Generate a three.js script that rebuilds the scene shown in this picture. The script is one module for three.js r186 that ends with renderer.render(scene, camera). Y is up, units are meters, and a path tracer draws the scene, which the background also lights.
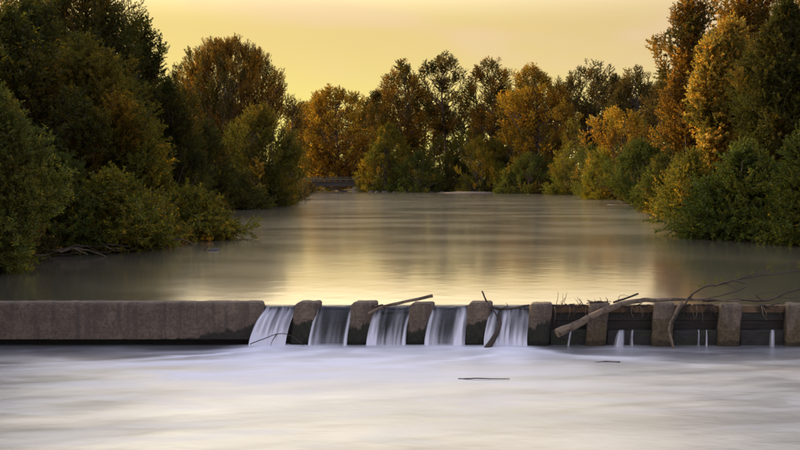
import * as THREE from 'three';

// ------------------------------------------------------------------ camera, sky, sun, exposure
const scene = new THREE.Scene();
const camera = new THREE.PerspectiveCamera(27.0, 16 / 9, 0.3, 6000);
camera.position.set(0, 3.4, 0);                       // y = 0 is the pool level above the weir
camera.rotation.x = -0.048;
const renderer = new THREE.WebGLRenderer();
renderer.toneMapping = THREE.LinearToneMapping;
renderer.toneMappingExposure = 1.5;
renderer.shadowMap.enabled = true;

const SUN_AZ = -46 * Math.PI / 180, SUN_EL = 11 * Math.PI / 180;    // azimuth from -z, negative to the west bank
const sunDir = new THREE.Vector3(Math.sin(SUN_AZ) * Math.cos(SUN_EL), Math.sin(SUN_EL), -Math.cos(SUN_AZ) * Math.cos(SUN_EL));
const sun = new THREE.DirectionalLight(new THREE.Color().setRGB(1, 0.70, 0.34), 4.6);
sun.position.copy(sunDir).multiplyScalar(400); sun.target.position.set(0, 0, -80);
sun.castShadow = true; sun.shadow.radius = 3; sun.shadow.mapSize.set(4096, 4096);
Object.assign(sun.shadow.camera, { left: -160, right: 160, top: 120, bottom: -120, near: 1, far: 900 });
scene.add(sun, sun.target);

// ------------------------------------------------------------------ noise helpers
function mulberry(a) { return () => { a = (a + 0x6d2b79f5) | 0; let t = Math.imul(a ^ (a >>> 15), 1 | a); t = (t + Math.imul(t ^ (t >>> 7), 61 | t)) ^ t; return ((t ^ (t >>> 14)) >>> 0) / 4294967296; }; }
function hash(x, y, z) { let h = Math.imul(x, 374761393) ^ Math.imul(y, 668265263) ^ Math.imul(z, 2147483647 - 1640531527); h = Math.imul(h ^ (h >>> 13), 1274126177); return ((h ^ (h >>> 16)) >>> 0) / 4294967296; }
const sm = (t) => t * t * (3 - 2 * t), lerp = (a, b, t) => a + (b - a) * t, clamp = (x, a = 0, b = 1) => Math.min(b, Math.max(a, x));
const step = (a, b, x) => sm(clamp((x - a) / (b - a)));
function noise(x, y, z = 0) {
  const ix = Math.floor(x), iy = Math.floor(y), iz = Math.floor(z), u = sm(x - ix), v = sm(y - iy), w = sm(z - iz);
  const f = (k) => lerp(lerp(hash(ix, iy, iz + k), hash(ix + 1, iy, iz + k), u), lerp(hash(ix, iy + 1, iz + k), hash(ix + 1, iy + 1, iz + k), u), v);
  return lerp(f(0), f(1), w);
}
function fbm(x, y, z = 0, o = 4) { let s = 0, a = 0.5, n = 0; for (let i = 0; i < o; i++) { s += a * noise(x, y, z); n += a; x = x * 2.03 + 17.1; y = y * 2.03 + 5.3; z = z * 2.03 + 3.7; a *= 0.5; } return s / n; }

// the evening sky: yellow near the sun's side, tan higher up, mauve and grey blue overhead and behind
{
  const W = 1024, Hh = 512, data = new Float32Array(W * Hh * 4);
  const mixc = (a, b, t) => [lerp(a[0], b[0], t), lerp(a[1], b[1], t), lerp(a[2], b[2], t)];
  const flat = new THREE.Vector3(sunDir.x, 0, sunDir.z).normalize();
  for (let r = 0; r < Hh; r++) for (let c = 0; c < W; c++) {
    const up = ((r + 0.5) / Hh - 0.5) * Math.PI, ro = ((c + 0.5) / W - 0.5) * 2 * Math.PI;
    const x = Math.cos(ro) * Math.cos(up), z = Math.sin(ro) * Math.cos(up), el = up * 180 / Math.PI;
    const near = 0.5 + 0.5 * (Math.cos(ro) * flat.x + Math.sin(ro) * flat.z);   // 1 towards the sun
    const s = Math.pow(near, 1.5);
    const low = mixc([0.24, 0.20, 0.20], [0.82, 0.72, 0.15], s);
    const mid = mixc([0.30, 0.19, 0.22], [0.64, 0.50, 0.165], s);
    const hi = mixc([0.34, 0.34, 0.46], [2.55, 2.26, 1.66], s * s);
    const top = [0.45, 0.48, 0.72];
    let col = el < 9 ? mixc(low, mid, step(0, 9, el)) : el < 17 ? mixc(mid, hi, step(9, 17, el)) : mixc(hi, top, step(19, 55, el));
    const wisp = step(0.5, 0.72, fbm(ro * 8 + el * 0.12, el * 0.5, 3.1, 5)) * step(5, 9, el) * (1 - step(40, 60, el));
    const wc = mixc([0.42, 0.38, 0.42], [0.66, 0.45, 0.27], s);
    col = mixc(col, wc, wisp * 0.42);
    if (el < 0) col = mixc(low, [0.2, 0.17, 0.1], step(0, -12, el));
    const i = (r * W + c) * 4; data[i] = col[0]; data[i + 1] = col[1]; data[i + 2] = col[2]; data[i + 3] = 1;
  }
  const t = new THREE.DataTexture(data, W, Hh, THREE.RGBAFormat, THREE.FloatType);
  t.mapping = THREE.EquirectangularReflectionMapping; t.magFilter = t.minFilter = THREE.LinearFilter; t.needsUpdate = true;
  scene.background = t; scene.environment = t;
}

// ------------------------------------------------------------------ scene helpers
const used = new Map();
function numbered(n) { const k = used.get(n) ?? 0; used.set(n, k + 1); return k ? n + '_' + String(k).padStart(3, '0') : n; }
function shade(o) { o.traverse((m) => { if (m.isMesh) { m.castShadow = true; m.receiveShadow = true; } }); return o; }
function tag(o, label, category, group) { o.userData.label = label; o.userData.category = category; if (group) o.userData.group = group; return o; }
function structure(name, geo, mat) { const m = new THREE.Mesh(geo, mat); m.name = numbered(name); m.userData.kind = 'structure'; scene.add(shade(m)); return m; }
function thing(name, label, category, [x, y, z], group) { const g = new THREE.Group(); g.name = numbered(name); g.position.set(x, y, z); scene.add(g); return tag(g, label, category, group); }
function part(name, geo, mat, parent) { const m = new THREE.Mesh(geo, mat); m.name = name; parent.add(m); return shade(m); }
const rgb = (r, g, b) => new THREE.Color().setRGB(r, g, b);

class Tri {                                            // a triangle collector
  constructor() { this.p = []; this.n = []; this.uv = []; this.i = []; }
  vert(x, y, z, nx, ny, nz, u = 0, v = 0) { this.p.push(x, y, z); this.n.push(nx, ny, nz); this.uv.push(u, v); return this.p.length / 3 - 1; }
  tube(pts, radii, seg = 6, cap = true, rough = 0, rnd = null) {
    const P = pts.map((p) => new THREE.Vector3(...p)), up = new THREE.Vector3(0.31, 0.17, 0.93).normalize();
    let len = 0, prev = -1; const T = new THREE.Vector3(), A = new THREE.Vector3(), B = new THREE.Vector3(), N = new THREE.Vector3();
    let first = -1;
    for (let k = 0; k < P.length; k++) {
      T.subVectors(P[Math.min(k + 1, P.length - 1)], P[Math.max(k - 1, 0)]).normalize();
      if (k === 0) { A.crossVectors(up, T); if (A.lengthSq() < 0.01) A.set(1, 0, 0).cross(T); A.normalize(); } else { A.addScaledVector(T, -A.dot(T)).normalize(); }
      B.crossVectors(T, A);
      if (k) len += P[k].distanceTo(P[k - 1]);
      const start = this.p.length / 3;
      for (let s = 0; s <= seg; s++) {
        const a = s / seg * Math.PI * 2, r = radii[k] * (1 + (rough && s < seg ? (rnd() - 0.5) * rough : 0));
        N.set(0, 0, 0).addScaledVector(A, Math.cos(a)).addScaledVector(B, Math.sin(a));
        this.vert(P[k].x + N.x * r, P[k].y + N.y * r, P[k].z + N.z * r, N.x, N.y, N.z, s / seg * radii[k] * 6.28, len);
      }
      if (rough) for (let c = 0; c < 3; c++) this.p[(start + seg) * 3 + c] = this.p[start * 3 + c];
      if (prev >= 0) for (let s = 0; s < seg; s++) { const a = prev + s, b = start + s; this.i.push(a, a + 1, b, b, a + 1, b + 1); }
      if (k === 0) first = start;
      prev = start;
    }
    if (cap) for (const [st, k, d] of [[first, 0, -1], [prev, P.length - 1, 1]]) {
      T.subVectors(P[Math.min(k + 1, P.length - 1)], P[Math.max(k - 1, 0)]).normalize().multiplyScalar(d);
      const c = this.vert(P[k].x, P[k].y, P[k].z, T.x, T.y, T.z, 0, 0), ring = [];
      for (let s = 0; s <= seg; s++) { const q = (st + s) * 3; ring.push(this.vert(this.p[q], this.p[q + 1], this.p[q + 2], T.x, T.y, T.z, 0.02, 0.02)); }
      for (let s = 0; s < seg; s++) d > 0 ? this.i.push(c, ring[s], ring[s + 1]) : this.i.push(c, ring[s + 1], ring[s]);
    }
    return this;
  }
  build() {
    const g = new THREE.BufferGeometry();
    g.setAttribute('position', new THREE.Float32BufferAttribute(this.p, 3)); g.setAttribute('normal', new THREE.Float32BufferAttribute(this.n, 3)); g.setAttribute('uv', new THREE.Float32BufferAttribute(this.uv, 2));
    g.setIndex(this.i); return g;
  }
}
function curve(pts, n) { const c = new THREE.CatmullRomCurve3(pts.map((p) => new THREE.Vector3(...p)), false, 'centripetal'); return c.getPoints(n).map((v) => v.toArray()); }
function texture(w, h, f, srgb = false) {              // f(u, v) -> [r, g, b] 0..1, linear unless srgb
  const d = new Uint8Array(w * h * 4), enc = srgb ? (x) => (x <= 0.0031308 ? x * 12.92 : 1.055 * Math.pow(x, 1 / 2.4) - 0.055) : (x) => x;
  for (let y = 0; y < h; y++) for (let x = 0; x < w; x++) { const c = f((x + 0.5) / w, (y + 0.5) / h), i = (y * w + x) * 4; for (let k = 0; k < 3; k++) d[i + k] = Math.round(255 * clamp(enc(clamp(c[k])))); d[i + 3] = 255; }
  const t = new THREE.DataTexture(d, w, h, THREE.RGBAFormat); t.wrapS = t.wrapT = THREE.RepeatWrapping; t.magFilter = THREE.LinearFilter; t.minFilter = THREE.LinearMipmapLinearFilter; t.generateMipmaps = true;
  if (srgb) t.colorSpace = THREE.SRGBColorSpace; t.needsUpdate = true; return t;
}
const grey = (x) => [x, x, x];

// ------------------------------------------------------------------ terrain with the river bed cut into it
const line = (pts, q) => { if (q <= pts[0][0]) return pts[0][1]; for (let k = 1; k < pts.length; k++) if (q <= pts[k][0]) return lerp(pts[k - 1][1], pts[k][1], (q - pts[k - 1][0]) / (pts[k][0] - pts[k - 1][0])); return pts[pts.length - 1][1]; };
const WEST = [[-40, -22], [0, -18], [20, -16.5], [27, -15.4], [35, -14.8], [39, -13.4], [43, -11.4], [50, -12.8], [62, -14], [84, -16.6], [100, -14.5], [114, -12.6], [150, -16], [188, -20], [230, -21], [420, -60]];
const EAST = [[-40, 26], [0, 20], [20, 18.5], [30, 18.5], [42, 19.0], [50, 18.8], [61, 21.4], [80, 26.5], [95, 26.8], [112, 28.5], [138, 32.4], [172, 34], [188, 31], [203, 24], [214, 12]];
const FAR = [[-30, 260], [-10, 222], [-2, 216], [10, 212], [22, 206], [32, 190]];
function inWater(x, z) {                               // metres into the water from the nearest shore, negative on land
  const q = -z, main = Math.min(x - line(WEST, q), line(EAST, q) - x, line(FAR, x) - q);
  const side = Math.min(x - line(WEST, q), -9.5 - (q - 215) * 0.35 - x, q - 150, 330 - q);
  return Math.max(main, side);
}
function groundHeight(x, z) {
  const w = inWater(x, z) + (fbm(x * 0.35, z * 0.35, 1, 3) - 0.5) * 1.4;
  if (w > 0) return -Math.min(2.6, w * 0.45) - 0.02;
  const d = -w; return Math.min(0.9, d * 0.32) + Math.min(1.1, Math.max(0, d - 4) * 0.05) + (fbm(x * 0.12, z * 0.12, 7, 4) - 0.5) * Math.min(1.2, d * 0.15);
}
const soilTex = texture(512, 512, (u, v) => { const a = fbm(u * 16, v * 16, 2, 5), b = fbm(u * 60, v * 60, 5, 3), k = 0.6 + 0.8 * b; const g = step(0.45, 0.65, a); return [lerp(0.062, 0.045, g) * k, lerp(0.046, 0.046, g) * k, lerp(0.028, 0.016, g) * k]; }, true);
const soilBump = texture(512, 512, (u, v) => grey(fbm(u * 40, v * 40, 9, 5)));
const soilMat = new THREE.MeshStandardMaterial({ map: soilTex, bumpMap: soilBump, bumpScale: 0.05, roughness: 1 });
{
  const xs = [], zs = [];
  for (let x = -2500; x < -140; x += 180) xs.push(x); for (let x = -140; x < -45; x += 6) xs.push(x); for (let x = -45; x <= 50; x += 0.9) xs.push(x); for (let x = 52; x < 140; x += 6) xs.push(x); for (let x = 140; x <= 2500; x += 180) xs.push(x);
  for (let z = -3500; z < -330; z += 200) zs.push(z); for (let z = -330; z < -110; z += 2.5) zs.push(z); for (let z = -110; z < -26; z += 1) zs.push(z); for (let z = -26; z < 40; z += 3) zs.push(z); for (let z = 40; z <= 900; z += 120) zs.push(z);
  const p = [], uv = [], idx = [];
  for (const z of zs) for (const x of xs) { p.push(x, groundHeight(x, z), z); uv.push(x / 6, z / 6); }
  for (let j = 0; j + 1 < zs.length; j++) for (let i = 0; i + 1 < xs.length; i++) { const a = j * xs.length + i, b = a + xs.length; idx.push(a, b, a + 1, a + 1, b, b + 1); }
  const g = new THREE.BufferGeometry(); g.setAttribute('position', new THREE.Float32BufferAttribute(p, 3)); g.setAttribute('uv', new THREE.Float32BufferAttribute(uv, 2)); g.setIndex(idx); g.computeVertexNormals();
  structure('ground', g, soilMat);
}

// ------------------------------------------------------------------ the pool above the weir
const wrapNoise = (x, y, px, py, s) => { const ix = Math.floor(x), iy = Math.floor(y), u = sm(x - ix), v = sm(y - iy), h = (i, j) => hash(((i % px) + px) % px, ((j % py) + py) % py, s); return lerp(lerp(h(ix, iy), h(ix + 1, iy), u), lerp(h(ix, iy + 1), h(ix + 1, iy + 1), u), v); };
const tiled = (u, v, fu, fv, s, o = 4) => { let t = 0, a = 0.5, n = 0; for (let k = 0; k < o; k++) { t += a * wrapNoise(u * fu, v * fv, fu, fv, s + k); n += a; fu *= 2; fv *= 2; a *= 0.5; } return t / n; };   // repeats without a seam
const WZ = -25.45;                                     // where the pool meets the weir
{
  const g = new THREE.PlaneGeometry(240, 340, 60, 340); g.rotateX(-Math.PI / 2); g.translate(0, 0, WZ - 170);
  const p = g.attributes.position, uv = g.attributes.uv; for (let i = 0; i < p.count; i++) { uv.setXY(i, p.getX(i) / 60 + 0.31, p.getZ(i) / 60); p.setY(i, 0.33 * (1 - Math.exp((p.getZ(i) - WZ) / 9)) + 0.24 * (1 - Math.exp((p.getZ(i) - WZ) / 34))); }   // the surface draws down towards the crest, steepened to mirror brighter sky
  g.computeVertexNormals();
  const bump = texture(1024, 1024, (u, v) => grey(0.6 * tiled(u, v, 22, 40, 4, 4) + 0.4 * tiled(u, v, 100, 150, 8, 3)));
  const rough = texture(1024, 1024, (u, v) => { const a = tiled(u, v, 8, 16, 12, 4); const r = 0.20 + 0.05 * step(0.3, 0.75, a); return [r, r, r]; });
  const silt = texture(512, 512, (u, v) => { const k = 0.88 + 0.24 * tiled(u, v, 6, 18, 15, 4); return [0.64 * k, 0.58 * k, 0.43 * k]; }, true);
  const m = new THREE.MeshPhysicalMaterial({ map: silt, roughness: 0.62, roughnessMap: rough, bumpMap: bump, bumpScale: 0.007, ior: 1.5, metalness: 0.92 });
  structure('river_water', g, m);
}

// ------------------------------------------------------------------ the weir: concrete wall, piers, sill and flashboards
const LOW = -1.04;                                     // tail water level
const concreteTex = (mossy, metres = 4, px = 1024) => texture(px, px > 1024 ? 256 : 512, (u, v) => {       // so many metres x 2 m; v = 0 is 1.7 m below the pool
  const y = v * 2 - 1.7, x = u * metres, g = fbm(x * 22, y * 22, 3, 3), a = fbm(x * 3, y * 3, 5, 4), drip = fbm(x * 9, y * 0.9, 8, 4);
  let c = [0.145, 0.108, 0.070]; const k = (0.55 + 0.9 * g) * (0.75 + 0.5 * a); c = c.map((q) => q * k);
  const st = step(0.46, 0.75, drip) * 0.6; c = [lerp(c[0], 0.075, st), lerp(c[1], 0.06, st), lerp(c[2], 0.044, st)];
  const edge = mossy[0] + (mossy[3] ? mossy[3](x) : 0) + (fbm(x * 4.5, 1.3, 21, 4) - 0.5) * mossy[1] + (fbm(x * 14, y * 14, 2, 2) - 0.5) * 0.12, w = step(edge + 0.04, edge - 0.04, y);
  const mk = 0.5 + 1.0 * g; c = c.map((q, i) => lerp(q, mossy[2][i] * mk, w));
  const wet = step(-0.86, -0.93, y + (a - 0.5) * 0.2); return c.map((q) => q * (1 - 0.55 * wet));
}, true);
const concreteBump = texture(512, 512, (u, v) => grey(0.6 * fbm(u * 60, v * 60, 6, 4) + 0.4 * fbm(u * 12, v * 12, 4, 3)));
const concrete = (moss, metres, px) => new THREE.MeshStandardMaterial({ map: concreteTex(moss, metres, px), bumpMap: concreteBump, bumpScale: 0.012, roughness: 0.93 });
const wallMat = concrete([-0.93, 0.3, [0.034, 0.03, 0.02], (x) => 0.5 * Math.pow(clamp((x - 26.2) / 3.4), 1.3)], 30, 2048);      // its end is stained dark by the spill
const darkPierMat = concrete([-0.46, 0.9, [0.026, 0.026, 0.015]]);
const tanPierMat = concrete([-0.42, 1.0, [0.10, 0.074, 0.036]]);
const weir = thing('weir', 'low concrete weir with a plain wall, a row of square piers and wet flashboards', 'weir', [0, 0, 0]);

// a block with a battered face: section corners in plan for the top and the bottom, edges rounded, faces roughened
function block({ x0, x1, top, bottom, front, back, batter, skew, shiftX = 0, seed, nx = 8, ny = 14, nz = 5, chip = 0.012, r = 0.025, um = 4, uo = seed * 0.37 }) {
  const T = new Tri(), pos = (fx, fy, fz) => {         // 0..1 box coordinates to a point
    const y = lerp(bottom, top, fy), zf = front + batter * (1 - fy), z = lerp(zf, back, fz);
    let x = lerp(x0, x1, fx) + skew * (front - z) - shiftX * (1 - fy);
    const n = (s) => (fbm(x * 5 + seed, y * 5, z * 5 + s, 3) - 0.5) * chip * 2;
    const ex = Math.min(fx, 1 - fx) * (x1 - x0), ey = (1 - fy) * (top - bottom), ez = Math.min(fz, 1 - fz) * Math.abs(front - back);
    const worn = (a, b) => Math.max(0, r * (0.6 + 1.4 * fbm(x * 6, y * 6, z * 6 + seed, 2)) - Math.hypot(a, b)) * 0.5;
    const wxz = worn(ex, ez), wyz = worn(ey, ez), wxy = worn(ex, ey);
    return [x + n(1) + (fx < 0.5 ? 1 : -1) * (wxz + wxy), y + n(40) * (fy > 0.9 ? 1 : 0) - wyz - wxy, z + n(80) + (fz < 0.5 ? -1 : 1) * (wxz + wyz)];
  };
  const ax = (n, L) => { const e = Math.min(0.12, r * 1.2 / L); const o = [0, e * 0.5, e]; for (let k = 1; k < n; k++) o.push(lerp(e, 1 - e, k / n)); o.push(1 - e, 1 - e * 0.5, 1); return o; };
  const X = ax(nx, x1 - x0), Y = ax(ny, top - bottom), Z = ax(nz, Math.abs(front - back));
  const face = (A, B, f, uvf, flip) => {
    const s = T.p.length / 3;
    for (const b of B) for (const a of A) { const q = pos(...f(a, b)); const [u, v] = uvf(q); T.vert(...q, 0, 0, 0, u, v); }
    for (let j = 0; j + 1 < B.length; j++) for (let i = 0; i + 1 < A.length; i++) { const a = s + j * A.length + i, b = a + A.length; flip ? T.i.push(a, b, a + 1, a + 1, b, b + 1) : T.i.push(a, a + 1, b, b, a + 1, b + 1); }
  };
  face(X, Y, (a, b) => [a, b, 0], (q) => [(q[0] + uo) / um, (q[1] + 1.7) / 2], false);
  face(X, Y, (a, b) => [a, b, 1], (q) => [(q[0] + uo) / um, (q[1] + 1.7) / 2], true);
  face(Z, Y, (a, b) => [1, b, a], (q) => [(q[2] + uo) / 4, (q[1] + 1.7) / 2], false);
  face(Z, Y, (a, b) => [0, b, a], (q) => [(q[2] + uo) / 4, (q[1] + 1.7) / 2], true);
  face(X, Z, (a, b) => [a, 1, b], (q) => [(q[0] + uo) / um, (q[2] + 27) / 2], false);
  const g = T.build(); g.computeVertexNormals(); return g;
}
part('wall', block({ x0: -30, x1: -3.69, top: 0.115, bottom: -0.86, front: -25.02, back: -25.5, batter: 0.10, skew: 0, seed: 3, nx: 300, ny: 16, nz: 4, chip: 0.024, r: 0.045, um: 30, uo: 33.2 }), wallMat, weir);
part('footing', block({ x0: -30, x1: -3.75, top: -0.872, bottom: -2.4, front: -25.16, back: -25.5, batter: 0.0, skew: 0, seed: 7, nx: 80, ny: 10, nz: 3 }), darkPierMat, weir);
const PIERS = [[-2.83, -2.23], [-1.32, -0.69], [0.25, 0.85], [1.82, 2.43], [3.46, 4.08], [5.07, 5.62], [6.82, 7.38], [8.60, 9.20], [10.40, 11.0], [12.3, 12.9], [14.2, 14.8]];
PIERS.forEach(([a, b], k) => {
  const top = 0.115 - k * 0.008;
  part('pier', block({ x0: a, x1: b, top: top + [0, 0.012, -0.015, 0.02, -0.01, 0.015, 0.02, -0.01, 0.01, 0, 0][k], bottom: -2.2, front: -24.98, back: -25.58, batter: 0.34 + 0.05 * Math.sin(k * 2.3), skew: 0.2, shiftX: 0.2 + 0.06 * Math.sin(k * 3.1), seed: 11 + k * 3, nx: 9, ny: 22, nz: 7, chip: 0.024, r: 0.05 }), k < 5 ? darkPierMat : tanPierMat, weir);
});
const plankTex = texture(512, 256, (u, v) => { const g = fbm(u * 5, v * 46, 3, 5), s = fbm(u * 9, v * 9, 8, 4), k = 0.5 + 1.0 * g; const w = step(0.48, 0.62, s); return [lerp(0.030, 0.020, w) * k, lerp(0.024, 0.021, w) * k, lerp(0.016, 0.012, w) * k]; }, true);
const plankBump = texture(512, 256, (u, v) => grey(fbm(u * 5, v * 46, 3, 5)));
const plankMat = new THREE.MeshStandardMaterial({ map: plankTex, bumpMap: plankBump, bumpScale: 0.01, roughness: 0.7 });
const capTex = texture(512, 128, (u, v) => { const g = fbm(u * 8, v * 30, 13, 5), s = step(0.5, 0.66, fbm(u * 12, v * 4, 2, 4)), k = 0.5 + 1.0 * g; return [lerp(0.17, 0.04, s) * k, lerp(0.105, 0.032, s) * k, lerp(0.05, 0.02, s) * k]; }, true);
const capMat = new THREE.MeshStandardMaterial({ map: capTex, bumpMap: plankBump, bumpScale: 0.01, roughness: 0.85 });
const rockTex = texture(512, 256, (u, v) => { const k = 0.5 + fbm(u * 30, v * 30, 3, 4); const m = step(0.45, 0.6, fbm(u * 8, v * 8, 12, 4)); return [lerp(0.03, 0.024, m) * k, lerp(0.026, 0.028, m) * k, lerp(0.02, 0.013, m) * k]; }, true);
const sillMat = new THREE.MeshStandardMaterial({ map: rockTex, bumpMap: concreteBump, bumpScale: 0.02, roughness: 0.8 });
for (let k = 0; k <= PIERS.length - 1; k++) {
  const a = k === 0 ? -3.72 : PIERS[k - 1][1] - 0.06, b = PIERS[k][0] + 0.16, wet = k < 5, r = mulberry(100 + k);
  part('sill', block({ x0: a, x1: b, top: wet ? -0.80 : -0.645, bottom: -2.2, front: wet ? -25.2 : -25.05, back: -25.5, batter: 0.05, skew: 0, seed: 60 + k, nx: 14, ny: 12, nz: 3, chip: 0.03, r: 0.03 }), sillMat, weir);
  const tops = wet ? [-0.46, -0.15] : [-0.42, -0.2, 0.01 - 0.012 * (k > 6)], lows = wet ? [-0.795, -0.455] : [-0.64, -0.412, -0.192];
  tops.forEach((t, j) => {
    const cap = !wet && j === 2;
    const m = part('flashboard', block({ x0: a, x1: b, top: t + r() * 0.008, bottom: lows[j], front: -25.3 + (r() - 0.5) * 0.035 + (cap ? 0.03 : 0), back: -25.43, batter: 0, skew: 0, seed: 90 + k * 5 + j, nx: 14, ny: 4, nz: 2, chip: 0.008, r: 0.012 }), cap ? capMat : plankMat, weir);
    if (cap) m.userData.label = 'weathered pale brown top flashboard';
  });
}

// ------------------------------------------------------------------ water falling through the five open bays
const sheetMat = new THREE.MeshPhysicalMaterial({ color: rgb(0.80, 0.82, 0.78), transmission: 1, thickness: 0, roughness: 0.22, ior: 1.33 });
const BAYS = [
  { a: -3.7, b: -2.80, s: [[0.05, 0.10, 0.8], [0.2, 0.16, 1], [0.42, 0.12, 0.7], [0.62, 0.1, 0.55], [0.8, 0.16, 0.7], [0.97, 0.06, 0.6]] },
  { a: -2.26, b: -1.26, s: [[0.02, 0.05, 1], [0.14, 0.06, 0.35], [0.5, 0.25, 0.16], [0.97, 0.04, 0.75]] },
  { a: -0.72, b: 0.30, s: [[0.04, 0.05, 0.95], [0.18, 0.07, 0.8], [0.36, 0.05, 0.35], [0.72, 0.14, 0.45], [0.98, 0.03, 0.7]] },
  { a: 0.82, b: 1.87, s: [[0.03, 0.05, 1], [0.2, 0.12, 0.4], [0.5, 0.3, 0.15], [0.75, 0.06, 0.45], [0.88, 0.10, 0.95]] },
  { a: 2.40, b: 3.52, s: [[0.04, 0.06, 0.8], [0.16, 0.07, 0.85], [0.42, 0.10, 1], [0.62, 0.14, 0.45], [0.84, 0.08, 0.5], [0.97, 0.04, 0.55]] },
];
const profile = [[WZ + 0.01, -0.004], [-25.36, -0.012], [-25.26, -0.035], [-25.17, -0.075], [-25.08, -0.14], [-25.0, -0.235], [-24.93, -0.36], [-24.87, -0.52], [-24.81, -0.7], [-24.74, -0.87], [-24.6, -1.1]];
BAYS.forEach((bay, k) => {
  const t = thing('waterfall', ['white waterfall between the plain wall end and the first pier', 'dark glassy waterfall with one white strand, between the first two piers from the wall', 'waterfall under the slanting bare stick, between two dark piers', 'waterfall with a white strand on both sides, no wood in front of it', 'waterfall with a dark log leaning in its foam'][k], 'waterfall', [0, 0, 0], 'waterfalls between the weir piers');
  const sheet = (lift, amp) => {
    const T = new Tri(), n = 44, P = curve(profile.map(([z, y]) => [0, y, z]), 34), m = P.length;
    for (let j = 0; j < m; j++) for (let i = 0; i <= n; i++) {
      const f = i / n, v = j / (m - 1), fall = step(0.25, 1, v), x = lerp(bay.a + 0.02, bay.b - 0.02, f) - (k ? 0.2 : 0.34) * fall * (1 - 0.35 * f);
      const d = (fbm(f * 14 + k * 9, v * 1.5, k, 3) - 0.5) * amp * fall, lip = 0.05 * Math.exp(-Math.min(f, 1 - f) * 12) * step(0.05, 0.3, v) * (1 - fall);
      T.vert(x, P[j][1] - lip + (1 - fall) * (fbm(f * 4 + k, v * 6, 5, 2) - 0.5) * 0.02 * step(0, 0.2, v) + lift * 0.5, P[j][2] + d + lift, 0, 0, 0, f, v);
    }
    for (let j = 0; j + 1 < m; j++) for (let i = 0; i < n; i++) { const a = j * (n + 1) + i, b = a + n + 1; T.i.push(a, b, a + 1, a + 1, b, b + 1); }
    const g = T.build(); g.computeVertexNormals(); return g;
  };
  part('water_sheet', sheet(0, 0.07), sheetMat, t);
  const alpha = texture(192, 128, (u, v) => {
    const fine = fbm(u * 17 + k * 31, v * 1.3, 2, 3); let a = 0;
    for (const [c, w, s] of bay.s) { const cc = c + (fbm(v * 2.2, c * 9 + k, 4, 2) - 0.5) * 0.1, d = (u - cc) / (w * (0.6 + 1.1 * v)); a += s * Math.exp(-d * d * 1.3) * step(0.12, 0.5, v + 0.35 * (fbm(u * 22, k, 9, 2) - 0.5)); }
    a = a * (0.5 + 0.8 * fine) + 0.10 * step(0.3, 0.9, v) * step(0.35, 0.7, fine) + [0.6, 0.22, 0.45, 0.3, 0.6][k] * step(0.66, 1, v + 0.22 * (fine - 0.5));
    return grey(clamp(Math.pow(a, 1.5) * 0.8));
  });
  alpha.wrapS = alpha.wrapT = THREE.ClampToEdgeWrapping;
  part('foam_strands', sheet(0.02, 0.09), new THREE.MeshStandardMaterial({ color: rgb(0.80, 0.81, 0.83), roughness: 0.6, transparent: true, alphaMap: alpha }), t);
});

// small jets leaking through the boards
const jetAlpha = texture(64, 64, (u, v) => grey(clamp(Math.pow(Math.sin(Math.PI * u), 0.8) * (0.12 + 0.8 * fbm(u * 9, v * 1.2, 3, 3)))));
const jetMat = new THREE.MeshStandardMaterial({ color: rgb(0.82, 0.83, 0.86), roughness: 0.6, transparent: true, alphaMap: jetAlpha });
const JETS = [
  [4.62, 0.05, 0.12, 'thin trickle leaking beside the pale log end', 0.10], [5.96, 0.20, 0.17, 'widest white leak spraying from the dark flashboards below the log', 0.34], [6.25, 0.05, 0.05, 'narrow trickle right beside the widest leak', 0.1],
  [8.02, 0.035, 0.03, 'thin paired trickle between the two tan piers', 0.08], [8.23, 0.035, 0.03, 'thin paired trickle between the two tan piers', 0.08], [10.02, 0.10, 0.08, 'small forked trickle beside the last pier', 0.12],
];
JETS.forEach(([x, w, throwX, label, out], k) => {
  const T = new Tri(), n = 10, m = 12;
  for (let j = 0; j <= m; j++) for (let i = 0; i <= n; i++) {
    const f = i / n, v = j / m, y = -0.62 - 0.45 * v * v, z = -25.02 + out * v + 0.06 * Math.sin(f * Math.PI) * (0.4 + v), ww = w * (0.7 + 0.9 * v);
    T.vert(x + (f - 0.5) * ww - throwX * v + (fbm(f * 6 + k, v * 2, k, 2) - 0.5) * 0.04, y, z, 0, 0, 0, f, v);
  }
  for (let j = 0; j < m; j++) for (let i = 0; i < n; i++) { const a = j * (n + 1) + i, b = a + n + 1; T.i.push(a, b, a + 1, a + 1, b, b + 1); }
  const g = T.build(); g.computeVertexNormals();
  const o = new THREE.Mesh(g, jetMat); o.name = numbered('water_jet'); scene.add(shade(o)); tag(o, label, 'water jet', 'leaks through the flashboards');
});

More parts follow.
